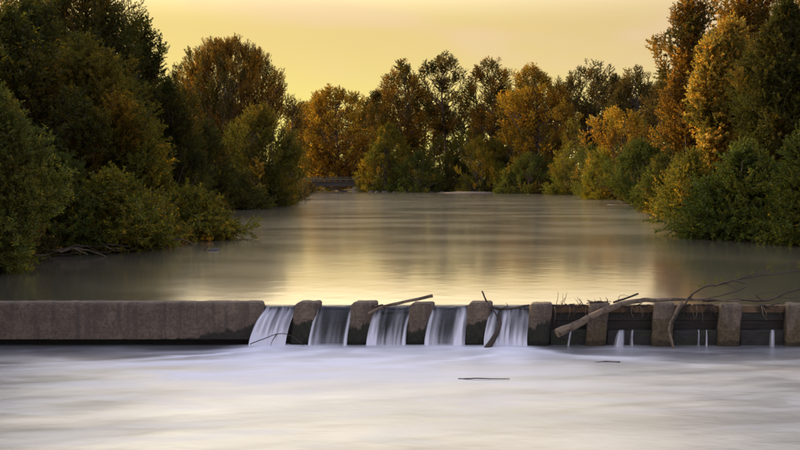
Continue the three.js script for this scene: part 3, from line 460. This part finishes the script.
tree('background_cottonwood', 'brown autumn tree in the row standing behind the far bank cottonwoods', 'tree', 'trees behind the far bank cottonwoods', { x: -24.5, z: -280, h: 27.6, cb: 1.61, w: 14.58, pal: 'russet', n: 206, len: 3.84, prof: 'round', up: 0.6 });
tree('background_cottonwood', 'brown autumn tree in the row standing behind the far bank cottonwoods', 'tree', 'trees behind the far bank cottonwoods', { x: -12.17, z: -285, h: 26.22, cb: 1.58, w: 18.55, pal: 'brown', n: 206, len: 3.84, prof: 'round', up: 0.6 });
tree('background_cottonwood', 'brown autumn tree in the row standing behind the far bank cottonwoods', 'tree', 'trees behind the far bank cottonwoods', { x: -3.59, z: -280, h: 29.99, cb: 1.61, w: 16.04, pal: 'russet', n: 206, len: 3.84, prof: 'round', up: 0.6 });
tree('background_cottonwood', 'brown autumn tree in the row standing behind the far bank cottonwoods', 'tree', 'trees behind the far bank cottonwoods', { x: 7.6, z: -285, h: 28.65, cb: 1.58, w: 18.55, pal: 'russet', n: 206, len: 3.84, prof: 'round', up: 0.6 });
tree('background_cottonwood', 'brown autumn tree in the row standing behind the far bank cottonwoods', 'tree', 'trees behind the far bank cottonwoods', { x: 18.83, z: -280, h: 23.42, cb: 1.61, w: 16.04, pal: 'brown', n: 206, len: 3.84, prof: 'round', up: 0.6 });
tree('background_cottonwood', 'brown autumn tree in the row standing behind the far bank cottonwoods', 'tree', 'trees behind the far bank cottonwoods', { x: 28.82, z: -270, h: 28.46, cb: 1.67, w: 17.58, pal: 'brown', n: 206, len: 3.84, prof: 'round', up: 0.6 });
tree('background_cottonwood', 'brown autumn tree in the row standing behind the far bank cottonwoods', 'tree', 'trees behind the far bank cottonwoods', { x: 34.95, z: -262, h: 28.82, cb: 1.72, w: 17.06, pal: 'russet', n: 206, len: 3.84, prof: 'round', up: 0.6 });
tree('background_cottonwood', 'brown autumn tree in the row standing behind the far bank cottonwoods', 'tree', 'trees behind the far bank cottonwoods', { x: 43.54, z: -255, h: 29.23, cb: 1.77, w: 18.59, pal: 'brown', n: 206, len: 3.84, prof: 'round', up: 0.6 });
tree('background_cottonwood', 'brown autumn tree in the row standing behind the far bank cottonwoods', 'tree', 'trees behind the far bank cottonwoods', { x: 55.43, z: -245, h: 28.72, cb: 1.83, w: 19.14, pal: 'brown', n: 206, len: 3.84, prof: 'round', up: 0.6 });
tree('background_cottonwood', 'brown autumn tree in the row standing behind the far bank cottonwoods', 'tree', 'trees behind the far bank cottonwoods', { x: 64.03, z: -240, h: 25.64, cb: 1.86, w: 18.75, pal: 'brown', n: 206, len: 3.84, prof: 'round', up: 0.6 });
tree('background_cottonwood', 'brown autumn tree in the row standing behind the far bank cottonwoods', 'tree', 'trees behind the far bank cottonwoods', { x: 66.77, z: -230, h: 26.66, cb: 1.93, w: 17.97, pal: 'brown', n: 206, len: 3.84, prof: 'round', up: 0.6 });
tree('maple_shrub', 'rounded orange and olive small tree on the east bank behind the green willow shrubs', 'shrub', null, { x: 34.9, z: -150, h: 14.79, cb: 0.2, w: 12.49, pal: 'orange', n: 129, len: 2.84, prof: 'round', kind: 'broad', clumps: 46, stems: 3, up: 0.5 });
tree('willow_shrub', 'round green willow shrub where the east bank turns', 'shrub', null, { x: 28.69, z: -112, h: 8.6, cb: 0.15, w: 8.37, pal: 'green', n: 177, len: 2.45, prof: 'round', kind: 'narrow', clumps: 44, stems: 5, up: 0.6, over: true });
tree('willow_shrub', 'pale olive willow shrub between the orange small tree and the east water', 'shrub', null, { x: 30.18, z: -140, h: 9.08, cb: 0.15, w: 8.96, pal: 'yellowgreen', n: 115, len: 2.64, prof: 'dome', kind: 'narrow', clumps: 36, stems: 5, up: 0.6, over: true });
tree('willow_shrub', 'dark green willow shrub hanging over the east shore bend', 'shrub', null, { x: 27.33, z: -97, h: 6.21, cb: 0.15, w: 5.59, pal: 'green', n: 129, len: 2.32, prof: 'dome', kind: 'narrow', clumps: 36, stems: 5, up: 0.5, over: true, lump: 0.95 });
tree('cottonwood_tree', 'tall russet cottonwood of the east bank with an airy leafy top against the sky', 'tree', null, { x: 30.33, z: -98, h: 21.72, cb: 2.88, w: 8.58, pal: 'russet', n: 354, len: 2.58, prof: 'tall', kind: 'broad', clumps: 64, up: 0.5, gap: 0.18 });
tree('cottonwood_tree', 'dark russet cottonwood reaching above the golden tree on the east bank', 'tree', null, { x: 33.58, z: -92, h: 23.13, cb: 9.29, w: 7.85, pal: 'russet', n: 231, len: 2.58, prof: 'tall', kind: 'broad', clumps: 54, up: 0.5, gap: 0.15 });
tree('cottonwood_tree', 'tree on the east bank with sunlight painted into its leaves as golden yellow', 'tree', null, { x: 24.9, z: -72, h: 15.55, cb: 3.71, w: 5.07, pal: 'gold', n: 286, len: 2.25, prof: 'round', kind: 'broad', clumps: 60, up: 0.7 });  // its sunlit look is painted by the yellow leaf colours
tree('olive_tree', 'dark green broad tree in front of the golden tree on the east bank', 'tree', null, { x: 25.82, z: -64, h: 14.85, cb: 2.72, w: 6.56, pal: 'darkgreen', n: 409, len: 2.19, prof: 'egg', kind: 'narrow', clumps: 70, stems: 3, up: 0.6 });
tree('olive_tree', 'russet and dark tree at the eastern edge behind the dark green broad tree', 'tree', null, { x: 34.3, z: -78, h: 19.75, cb: 5.9, w: 5.83, pal: 'russet', n: 177, len: 2.32, prof: 'tall', kind: 'broad', clumps: 44, up: 0.6 });
tree('willow_shrub', 'green shrub with golden tips where the east bank steps back below the golden tree', 'shrub', null, { x: 21.66, z: -70, h: 6.24, cb: 0.15, w: 5.83, pal: 'olivegold', n: 204, len: 2.19, prof: 'dome', kind: 'fine', clumps: 44, stems: 5, up: 0.6, over: true, lump: 0.95 });
tree('willow_shrub', 'broad dark green willow shrub spreading over the east shore opposite the driftwood', 'shrub', null, { x: 17.81, z: -48.5, h: 5.69, cb: 0.15, w: 5.8, pal: 'green', n: 334, len: 2.06, prof: 'dome', kind: 'fine', clumps: 60, stems: 6, up: 0.5, over: true, lump: 0.95 });
tree('willow_shrub', 'dark green willow shrub at the edge of the east bank above the weir', 'shrub', null, { x: 19.16, z: -44, h: 6.01, cb: 0.15, w: 4.88, pal: 'green', n: 286, len: 2.03, prof: 'dome', kind: 'fine', clumps: 56, stems: 6, up: 0.5, over: true, lump: 0.95 });
tree('willow_shrub', 'olive willow shrub below the tall russet cottonwood of the east bank', 'shrub', null, { x: 24.03, z: -84, h: 6.69, cb: 0.35, w: 4.48, pal: 'olive', n: 102, len: 2.25, prof: 'dome', kind: 'fine', clumps: 32, stems: 5, up: 0.6, lump: 0.95 });
tree('bank_tree', 'dark unseen tree added on the west shore to shade the water below the weir', 'tree', 'wood behind the west shore', { x: -17, z: -28.5, h: 10, cb: 1.5, w: 8, pal: 'darkgreen', n: 110, len: 3.0, prof: 'egg', kind: 'narrow', up: 0.6, limbs: 0.1 });  // added out of view to keep the sun off the lower water
tree('bank_tree', 'dark unseen tree added on the west shore to shade the water below the weir', 'tree', 'wood behind the west shore', { x: -16.5, z: -22, h: 9, cb: 1.5, w: 8, pal: 'darkgreen', n: 110, len: 3.0, prof: 'egg', kind: 'narrow', up: 0.6, limbs: 0.1 });  // second tree put in out of view, shading the tail water
tree('bank_tree', 'dark unseen tree added on the west shore to shade the water below the weir', 'tree', 'wood behind the west shore', { x: -18.5, z: -36, h: 9, cb: 1.5, w: 8, pal: 'darkgreen', n: 110, len: 3.0, prof: 'egg', kind: 'narrow', up: 0.6, limbs: 0.1 });  // added to close a gap that let sun onto the tail water
tree('bank_tree', 'dark unseen tree added on the west shore to shade the water below the weir', 'tree', 'wood behind the west shore', { x: -19, z: -46, h: 11, cb: 1.5, w: 8, pal: 'darkgreen', n: 110, len: 3.0, prof: 'egg', kind: 'narrow', up: 0.6, limbs: 0.1 });  // also added to block the low sun from the water
tree('bank_tree', 'dark unseen tree added on the west shore to shade the water below the weir', 'tree', 'wood behind the west shore', { x: -21, z: -56, h: 13, cb: 1.5, w: 9, pal: 'darkgreen', n: 110, len: 3.0, prof: 'egg', kind: 'narrow', up: 0.6, limbs: 0.1 });  // last of the trees added as a sun screen for the water
tree('bank_tree', 'dark unseen tree added on the west shore to shade the water below the weir', 'tree', 'wood behind the west shore', { x: -22, z: -68, h: 14, cb: 1.5, w: 9, pal: 'darkgreen', n: 110, len: 3.0, prof: 'egg', kind: 'narrow', up: 0.6, limbs: 0.1 });
tree('bank_tree', 'dark unseen tree added on the west shore to shade the water below the weir', 'tree', 'wood behind the west shore', { x: -24, z: -30, h: 13, cb: 1.5, w: 9, pal: 'darkgreen', n: 110, len: 3.0, prof: 'egg', kind: 'narrow', up: 0.6, limbs: 0.1 });
tree('bank_tree', 'dark unseen tree added on the west shore to shade the water below the weir', 'tree', 'wood behind the west shore', { x: -27, z: -19, h: 14, cb: 1.5, w: 10, pal: 'darkgreen', n: 110, len: 3.0, prof: 'egg', kind: 'narrow', up: 0.6, limbs: 0.1 });
tree('bank_tree', 'dark unseen tree added on the west shore to shade the water below the weir', 'tree', 'wood behind the west shore', { x: -26, z: -8, h: 13, cb: 1.5, w: 10, pal: 'darkgreen', n: 110, len: 3.0, prof: 'egg', kind: 'narrow', up: 0.6, limbs: 0.1 });
tree('bank_tree', 'dark unseen tree added on the west shore to shade the water below the weir', 'tree', 'wood behind the west shore', { x: -34, z: -42, h: 16, cb: 1.5, w: 11, pal: 'darkgreen', n: 110, len: 3.0, prof: 'egg', kind: 'narrow', up: 0.6, limbs: 0.1 });
tree('bank_tree', 'dark unseen tree added on the west shore to shade the water below the weir', 'tree', 'wood behind the west shore', { x: -32, z: -60, h: 17, cb: 1.5, w: 11, pal: 'darkgreen', n: 110, len: 3.0, prof: 'egg', kind: 'narrow', up: 0.6, limbs: 0.1 });
tree('bank_tree', 'dark unseen tree added on the west shore to shade the water below the weir', 'tree', 'wood behind the west shore', { x: -30, z: -78, h: 17, cb: 1.5, w: 10, pal: 'darkgreen', n: 110, len: 3.0, prof: 'egg', kind: 'narrow', up: 0.6, limbs: 0.1 });
tree('bank_tree', 'dark unseen tree added on the west shore to shade the water below the weir', 'tree', 'wood behind the west shore', { x: -36, z: -95, h: 18, cb: 1.5, w: 11, pal: 'darkgreen', n: 110, len: 3.0, prof: 'egg', kind: 'narrow', up: 0.6, limbs: 0.1 });
tree('bank_tree', 'dark unseen tree added on the west shore to shade the water below the weir', 'tree', 'wood behind the west shore', { x: -30, z: -128, h: 17, cb: 1.5, w: 10, pal: 'brown', n: 110, len: 3.0, prof: 'egg', kind: 'narrow', up: 0.6, limbs: 0.1 });
tree('bank_tree', 'dark unseen tree added on the west shore to shade the water below the weir', 'tree', 'wood behind the west shore', { x: -34, z: -150, h: 18, cb: 1.5, w: 11, pal: 'brown', n: 110, len: 3.0, prof: 'egg', kind: 'narrow', up: 0.6, limbs: 0.1 });
tree('bank_tree', 'dark unseen tree added on the west shore to shade the water below the weir', 'tree', 'wood behind the west shore', { x: -32, z: -175, h: 18, cb: 1.5, w: 11, pal: 'brown', n: 110, len: 3.0, prof: 'egg', kind: 'narrow', up: 0.6, limbs: 0.1 });
tree('bank_tree', 'dark tree in the wood behind the east shore trees', 'tree', 'wood behind the east shore', { x: 30, z: -52, h: 15, cb: 1.5, w: 10, pal: 'darkgreen', n: 110, len: 3.0, prof: 'egg', kind: 'broad', up: 0.6, limbs: 0.1 });
tree('bank_tree', 'dark tree in the wood behind the east shore trees', 'tree', 'wood behind the east shore', { x: 28, z: -36, h: 13, cb: 1.5, w: 9, pal: 'darkgreen', n: 110, len: 3.0, prof: 'egg', kind: 'broad', up: 0.6, limbs: 0.1 });
tree('bank_tree', 'dark tree in the wood behind the east shore trees', 'tree', 'wood behind the east shore', { x: 38, z: -75, h: 17, cb: 1.5, w: 11, pal: 'darkgreen', n: 110, len: 3.0, prof: 'egg', kind: 'broad', up: 0.6, limbs: 0.1 });
tree('bank_tree', 'dark tree in the wood behind the east shore trees', 'tree', 'wood behind the east shore', { x: 42, z: -105, h: 18, cb: 1.5, w: 11, pal: 'brown', n: 110, len: 3.0, prof: 'egg', kind: 'broad', up: 0.6, limbs: 0.1 });
tree('bank_tree', 'dark tree in the wood behind the east shore trees', 'tree', 'wood behind the east shore', { x: 46, z: -135, h: 19, cb: 1.5, w: 12, pal: 'brown', n: 110, len: 3.0, prof: 'egg', kind: 'broad', up: 0.6, limbs: 0.1 });
tree('bank_tree', 'dark tree in the wood behind the east shore trees', 'tree', 'wood behind the east shore', { x: 46, z: -165, h: 20, cb: 1.5, w: 12, pal: 'brown', n: 110, len: 3.0, prof: 'egg', kind: 'broad', up: 0.6, limbs: 0.1 });
tree('bank_tree', 'dark tree in the wood behind the east shore trees', 'tree', 'wood behind the east shore', { x: 44, z: -188, h: 20, cb: 1.5, w: 12, pal: 'brown', n: 110, len: 3.0, prof: 'egg', kind: 'broad', up: 0.6, limbs: 0.1 });

// ------------------------------------------------------------------ bridge at the mouth of the side channel
{
  const deckMat = new THREE.MeshStandardMaterial({ color: rgb(0.055, 0.045, 0.036), roughness: 0.85, bumpMap: concreteBump, bumpScale: 0.02 });
  const railMat = new THREE.MeshStandardMaterial({ color: rgb(0.075, 0.085, 0.06), roughness: 0.8 });
  const abutMat = new THREE.MeshStandardMaterial({ map: paleTex, roughness: 0.95 });
  const B = thing('foot_bridge', 'low dark girder bridge with a green railing beside the yellow green willow', 'bridge', [-17.5, 0, -224]);
  const box = (n, w, h, d, x, y, z, mat, rz = 0) => { const m = part(n, new THREE.BoxGeometry(w, h, d), mat, B); m.position.set(x, y, z); m.rotation.z = rz; return m; };
  box('girder', 16, 0.95, 0.35, 0, 2.35, 1.6, deckMat); box('girder', 16, 0.95, 0.35, 0, 2.35, -1.6, deckMat); box('deck', 16, 0.22, 3.9, 0, 2.94, 0, deckMat);
  for (const z of [1.85, -1.85]) { box('handrail', 16, 0.12, 0.1, 0, 4.05, z, railMat); box('midrail', 16, 0.3, 0.06, 0, 3.55, z, railMat); for (let k = 0; k <= 10; k++) box('rail_post', 0.12, 1.1, 0.13, -7.9 + k * 1.58, 3.55, z, railMat); }
  for (const z of [1.25, -1.25]) box('brace', 9.6, 0.3, 0.3, 3.4, 0.9, z, deckMat, -0.26);
  box('abutment', 2.4, 1.9, 3.4, 7.4, 0.75, 0, abutMat, -0.1);
}
// mud bar and stones on the far shore
{
  const g = new THREE.SphereGeometry(1, 48, 16); const p = g.attributes.position;
  for (let i = 0; i < p.count; i++) { const x = p.getX(i), y = p.getY(i), z = p.getZ(i), k = 1 + (fbm(x * 3, z * 3, 2, 4) - 0.5) * 0.5; p.setXYZ(i, x * 7 * k, y * 0.42 * k, z * 3.2 * k); }
  g.computeVertexNormals(); const tex = texture(256, 256, (u, v) => { const k = 0.7 + 0.6 * fbm(u * 30, v * 30, 3, 4); return [0.17 * k, 0.135 * k, 0.095 * k]; }, true);
  const mud = new THREE.MeshStandardMaterial({ map: tex, roughness: 0.9 });
  const a = structure('mud_bar', g, mud); a.position.set(15.5, 0.46, -203); const b = structure('mud_bar', g, mud); b.position.set(25.3, 0.24, -108); b.scale.set(0.42, 0.8, 0.5);
}
const stoneTex = texture(256, 256, (u, v) => { const k = 0.5 + fbm(u * 14, v * 14, 3, 5); return [0.06 * k, 0.052 * k, 0.042 * k]; }, true), stoneMat = new THREE.MeshStandardMaterial({ map: stoneTex, roughness: 0.9 });
function stoneGeo(seed) { const g = new THREE.IcosahedronGeometry(1, 3), p = g.attributes.position; for (let i = 0; i < p.count; i++) { const x = p.getX(i), y = p.getY(i), z = p.getZ(i), k = 0.75 + 0.55 * fbm(x * 1.4 + seed, y * 1.4, z * 1.4, 3); p.setXYZ(i, x * k * 1.3, y * k * 0.7, z * k); } g.computeVertexNormals(); return g; }
const stones = [1, 2, 3].map((s) => stoneGeo(s * 11));
{
  const r = mulberry(77);
  for (let k = 0; k < 26; k++) { const x = -7 + k * 1.75 + r(), q = Math.min(line(FAR, x), 214) + 0.6 - r() * 1.6, m = new THREE.Mesh(stones[k % 3], stoneMat), s = 0.22 + 0.4 * r(); m.name = numbered('shore_stone'); m.position.set(x, 0.54, -q); m.scale.setScalar(s); m.rotation.y = r() * 6; scene.add(shade(m)); tag(m, 'dark stone lying along the far shoreline', 'stone', 'stones along the far shore'); }
  const m = new THREE.Mesh(stones[1], stoneMat); m.name = numbered('shore_stone'); m.position.set(-8.05, 0.33, -40.4); m.scale.set(0.2, 0.17, 0.2); scene.add(shade(m)); tag(m, 'small grey stone standing in the water off the golden willow, a stick beside it', 'stone');
}

// ------------------------------------------------------------------ driftwood
const woodTex = texture(256, 512, (u, v) => { const g = fbm(u * 20, v * 3, 3, 5), s = step(0.5, 0.7, fbm(u * 4, v * 6, 7, 4)), k = 0.55 + 0.9 * g; return [lerp(0.19, 0.085, s) * k, lerp(0.138, 0.06, s) * k, lerp(0.085, 0.037, s) * k]; }, true);
const woodMat = new THREE.MeshStandardMaterial({ map: woodTex, bumpMap: barkBump, bumpScale: 0.015, roughness: 0.85 });
const darkWood = new THREE.MeshStandardMaterial({ map: barkTex, bumpMap: barkBump, bumpScale: 0.015, roughness: 0.7, color: rgb(0.5, 0.42, 0.34) });
function wiggle(pts, n, amp, seed) { const c = curve(pts, n); return c.map((p, k) => k && k < n ? p.map((q, j) => q + (fbm(k * 0.45 + seed, j * 7.3, seed, 3) - 0.5) * amp) : p); }
let lastPath = null;
function stick(name, label, category, group, pts, r0, r1, mat, { n = 18, amp = 0.06, seed = 1, twigs = [], seg = 8, auto = 0 } = {}) {
  const P = wiggle(pts, n, amp, seed), T = new Tri().tube(P, P.map((_, k) => lerp(r0, r1, k / n) * (0.88 + 0.24 * fbm(k * 0.6, seed, 3, 2))), seg), o = thing(name, label, category, [0, 0, 0], group);
  part('stem', T.build(), mat, o); lastPath = P;
  twigs.forEach((t, k) => { const p0 = P[Math.round(t.at * n)], Q2 = wiggle([p0, ...t.pts], 10, amp * 0.6, seed + k * 3), rr = t.r ?? lerp(r0, r1, t.at) * 0.55; part('twig', new Tri().tube(Q2, Q2.map((_, j) => lerp(rr, rr * 0.3, j / 10)), 6).build(), mat, o); });
  const rr = mulberry(seed * 17 + 3);
  for (let k = 0; k < auto; k++) { const at = 0.2 + 0.78 * rr(), p = P[Math.round(at * n)], L = 0.15 + 0.45 * rr(), a = (rr() - 0.35) * 2.2, e = [p[0] + L * Math.cos(a) * (rr() < 0.75 ? 1 : -1), p[1] + L * Math.sin(a) * 0.7, p[2] + (rr() - 0.5) * L], Q3 = wiggle([p, [lerp(p[0], e[0], 0.5), lerp(p[1], e[1], 0.35), lerp(p[2], e[2], 0.5)], e], 8, 0.06, seed + k * 5), ra = 0.005 + 0.007 * rr(); part('twig', new Tri().tube(Q3, Q3.map((_, j) => lerp(ra, ra * 0.4, j / 8)), 5).build(), mat, o); }
  return o;
}
stick('driftwood_log', 'long pale log slanting from the flashboards up onto the pier tops', 'log', null, [[4.12, -0.62, -24.45], [4.75, -0.36, -24.6], [5.5, -0.05, -24.78], [6.1, 0.12, -25.0], [6.9, 0.17, -25.12], [7.9, 0.18, -25.15], [9.2, 0.13, -25.2]], 0.115, 0.02, woodMat, { n: 40, amp: 0.05, seed: 4, seg: 12 });
stick('driftwood_branch', 'slender bare stick slanting up over the pier beside the waterfall twigs', 'branch', null, [[-0.85, -0.16, -24.85], [-0.5, 0.0, -24.95], [0.1, 0.13, -25.0], [0.88, 0.29, -25.1]], 0.035, 0.045, woodMat, { n: 16, amp: 0.02, seed: 9 });
stick('driftwood_branch', 'short upright stick standing on a dark pier top', 'branch', null, [[2.36, 0.06, -25.1], [2.3, 0.2, -25.12], [2.21, 0.41, -25.15]], 0.03, 0.022, darkWood, { n: 8, amp: 0.02, seed: 12 });
stick('driftwood_log', 'short dark wet log leaning in the foaming waterfall', 'log', null, [[2.18, -1.12, -24.3], [2.4, -0.85, -24.45], [2.62, -0.5, -24.7], [2.66, -0.15, -24.98]], 0.1, 0.035, darkWood, { n: 12, amp: 0.05, seed: 15, twigs: [{ at: 0.8, pts: [[2.5, -0.1, -24.95], [2.42, 0.02, -25]], r: 0.03 }] });
stick('driftwood_branch', 'dark stick lying across the crest of the waterfall with the leaning log', 'branch', null, [[2.35, 0.0, -25.05], [2.8, -0.07, -25.12], [3.5, 0.02, -25.2]], 0.04, 0.025, darkWood, { n: 12, amp: 0.03, seed: 17, twigs: [{ at: 0.4, pts: [[2.9, 0.03, -25.1], [2.85, 0.1, -25.1]], r: 0.015 }] });
stick('driftwood_branch', 'thin forked twig arching in the waterfall beside the wall', 'branch', null, [[-3.95, -0.92, -24.5], [-3.6, -0.78, -24.55], [-3.15, -0.66, -24.6], [-2.85, -0.72, -24.6], [-2.55, -0.95, -24.5]], 0.013, 0.009, darkWood, { n: 18, amp: 0.04, seed: 21, twigs: [{ at: 0.45, pts: [[-3.35, -0.8, -24.52], [-3.42, -1.02, -24.48]], r: 0.016 }] });
const bigBranch = stick('driftwood_branch', 'big dark branch curving up from the crest over the east flashboards', 'branch', null, [[7.1, -0.55, -24.7], [7.45, -0.1, -24.85], [7.7, 0.18, -25.0], [8.15, 0.48, -25.1], [8.9, 0.66, -25.2], [9.8, 0.83, -25.3], [11.3, 0.92, -25.4], [12.5, 0.95, -25.5]], 0.032, 0.010, darkWood, { n: 44, amp: 0.13, seed: 24, auto: 16, twigs: [
  { at: 0.62, pts: [[10.2, 1.05, -25.2], [11.1, 1.32, -25.1], [11.6, 1.36, -25]], r: 0.014 }, { at: 0.58, pts: [[9.3, 0.6, -25.0], [8.6, 0.32, -24.95], [8.0, 0.2, -25]], r: 0.025 }, { at: 0.72, pts: [[10.9, 0.98, -25.5], [12, 1.15, -25.8]], r: 0.01 }, { at: 0.5, pts: [[9.6, 0.75, -25.6], [10.6, 0.95, -26]], r: 0.012 }] });
const bigPath = lastPath;
stick('driftwood_branch', 'dark bent stem hanging over the flashboards into the tail water', 'branch', null, [[7.55, 0.14, -24.98], [7.3, -0.2, -24.8], [7.12, -0.55, -24.65], [7.18, -0.85, -24.55], [7.22, -1.1, -24.5]], 0.04, 0.03, woodMat, { n: 16, amp: 0.04, seed: 27 });
stick('driftwood_branch', 'thin dark branch lying along the crest of the eastern flashboards', 'branch', null, [[8.2, 0.13, -25.3], [9.3, 0.15, -25.35], [10.0, 0.1, -25.4], [10.6, 0.32, -25.5], [11.3, 0.52, -25.6], [12.4, 0.6, -25.7]], 0.03, 0.014, darkWood, { n: 30, amp: 0.1, seed: 31, auto: 14, twigs: [{ at: 0.35, pts: [[9.6, 0.3, -25.2], [10.3, 0.42, -25.1], [11.2, 0.44, -25]], r: 0.013 }, { at: 0.5, pts: [[10.6, 0.2, -25.3], [11.5, 0.28, -25.2], [12.2, 0.5, -25.1]], r: 0.012 }] });
stick('driftwood_branch', 'short dark branch stub sticking up over the log on the crest', 'branch', null, [[5.75, 0.1, -25.15], [6.1, 0.2, -25.2], [6.45, 0.33, -25.25]], 0.03, 0.026, darkWood, { n: 10, amp: 0.03, seed: 33, twigs: [{ at: 0.2, pts: [[5.95, 0.28, -25.2], [6.3, 0.24, -25.25]], r: 0.01 }] });
stick('floating_stick', 'thin dark stick adrift in the foam below the leaning log waterfall', 'stick', null, [[1.3, -1.035, -20.75], [1.75, -1.02, -20.7], [2.45, -1.035, -20.75]], 0.016, 0.008, darkWood, { n: 10, amp: 0.03, seed: 36 });
stick('floating_stick', 'small dark stick adrift below the widest leak', 'stick', null, [[4.75, -1.03, -22.6], [5.0, -1.015, -22.65], [5.35, -1.02, -22.6]], 0.012, 0.018, darkWood, { n: 8, amp: 0.03, seed: 38 });

// root and twig tangles caught on the crest
function tangle(label, cx, cy, cz, w, hUp, hDown, count, seed) {
  const r = mulberry(seed), o = thing('twig_tangle', label, 'driftwood', [cx, cy, cz], 'twig tangles caught on the weir crest'), mats = [darkWood, woodMat];
  for (let k = 0; k < count; k++) { const x = (r() - 0.5) * w, down = r() < hDown / (hUp + hDown), l = (down ? hDown : hUp) * (0.35 + 0.65 * r()), e = [x + (r() - 0.5) * 0.35, (down ? -1 : 1) * l, 0.1 + (r() - 0.5) * 0.16], P = wiggle([[x, 0, 0.02 + r() * 0.1], [lerp(x, e[0], 0.4) + (r() - 0.5) * 0.1, e[1] * 0.5, 0.12 + r() * 0.06], e], 8, 0.07, seed + k), ra = 0.006 + 0.012 * r(); part('root', new Tri().tube(P, P.map((_, j) => lerp(ra, ra * 0.4, j / 8)), 5).build(), mats[k % 4 === 0 ? 1 : 0], o); }
  for (let k = 0; k < count * 0.8; k++) { const x = (r() - 0.5) * w, L = 0.12 + 0.3 * r(), a = (r() - 0.5) * 1.2, P = wiggle([[x - L * 0.5, (r() - 0.4) * 0.08, r() * 0.12 - 0.02], [x, 0.03 * r(), r() * 0.12], [x + L * 0.5, Math.sin(a) * L * 0.5, r() * 0.14]], 6, 0.04, seed * 3 + k), ra = 0.008 + 0.014 * r(); part('twig', new Tri().tube(P, P.map(() => ra), 5).build(), darkWood, o); }
}
tangle('root tangle with an upright twig caught on the crest where the log ends', 4.62, 0.0, -25.2, 1.0, 0.4, 0.55, 22, 5);
tangle('dark twig heap on the pier top under the slanting log', 5.35, 0.1, -25.2, 0.5, 0.18, 0.1, 10, 8);
tangle('hanging roots below the log between the first two tan piers', 6.25, 0.0, -25.2, 0.9, 0.12, 0.4, 14, 11);
tangle('hanging roots under the big curving branch', 8.05, 0.02, -25.2, 0.9, 0.12, 0.55, 16, 14);
tangle('single root cluster hanging from the last pale flashboard', 10.0, 0.0, -25.22, 0.5, 0.06, 0.4, 5, 19);
tangle('small twig nest snagged at the foot of the slanting bare stick', -0.55, 0.0, -25.1, 0.35, 0.06, 0.12, 12, 23);

// sparse green leaves left on the big branch
{
  const r = mulberry(91), lm = leafMat.clone(); lm.color = rgb(0.17, 0.19, 0.03);
  for (const k of [18, 20, 22, 24, 27, 30, 33, 36, 38]) { const m = part('leaf_sprig', BOUGHS.narrow[Math.floor(r() * 5)], lm, bigBranch); m.position.set(...bigPath[k]); m.scale.setScalar(0.2 + 0.14 * r()); m.rotation.set((r() - 0.5) * 2, r() * 6, (r() - 0.5) * 2); }
}
// undergrowth on both banks
{
  const r = mulberry(404), lists = BOUGHS.fine.map(() => []), tones = [[0.07, 0.062, 0.012], [0.10, 0.075, 0.014], [0.055, 0.06, 0.012], [0.15, 0.10, 0.016]];
  for (let k = 0; k < 9000 && lists.reduce((s, l) => s + l.length, 0) < 2600; k++) {
    const q = 26 + 200 * Math.pow(r(), 1.5), west = r() < 0.5, x = west ? line(WEST, q) - r() * 9 + 0.8 : line(EAST, q) + r() * 9 - 0.8, z = -q, y = groundHeight(x, z); if (y < -0.15) continue;
    const L = (0.5 + 1.0 * r()) * (1 + q / 130); D.set((r() - 0.5) + (west ? 0.35 : -0.35), 0.9, r() - 0.3).normalize(); Q.setFromUnitVectors(UPV, D); PO.set(x, y - 0.05, z); S.set(L * 1.2, L, L * 1.2);
    const c = tones[Math.floor(r() * 4)], b = 0.7 + 0.6 * r(); lists[Math.floor(r() * 5)].push([M4.compose(PO, Q, S).toArray(), c.map((v) => v * b)]);
  }
  lists.forEach((list, v) => { const im = new THREE.InstancedMesh(BOUGHS.fine[v], leafMat, list.length); im.name = numbered('bank_undergrowth'); im.userData = { kind: 'stuff', label: 'low leafy undergrowth covering both river banks', category: 'undergrowth' }; list.forEach(([m, c], k) => { im.setMatrixAt(k, M4.fromArray(m)); im.setColorAt(k, CO.setRGB(...c)); }); scene.add(shade(im)); });
}
// dead branches along the west shore
{
  const r = mulberry(55);
  for (let k = 0; k < 26; k++) {
    const t = r(), z = -(35.5 + 8 * t), x = line(WEST, -z) + 0.3 + r() * 1.4, L = 0.8 + 1.6 * r(), a = (r() - 0.35) * 1.4, y = 0.32 + r() * 0.25;
    stick('dead_branch', 'bare dead branch in the driftwood heap on the west shore', 'branch', 'dead branches on the west shore', [[x - L * 0.5, y + 0.2 * r(), z + (r() - 0.5) * 0.5], [x, y + 0.25 * r(), z], [x + L * 0.5 * Math.cos(a), y + L * 0.25 * Math.sin(a) - 0.05, z + L * 0.3 * (r() - 0.3)]], 0.02 + 0.03 * r(), 0.008, k % 3 ? darkWood : woodMat, { n: 10, amp: 0.15, seed: k * 3 + 1, seg: 5 });
  }
  stick('dead_branch', 'short forked stick poking out of the water beside the small grey stone', 'branch', null, [[-8.75, 0.28, -40.5], [-8.5, 0.34, -40.5], [-8.3, 0.52, -40.5]], 0.035, 0.02, darkWood, { n: 8, amp: 0.04, seed: 71, twigs: [{ at: 0.4, pts: [[-8.7, 0.46, -40.5]], r: 0.015 }] });
}
console.log('boughs', boughCount);
renderer.render(scene, camera);
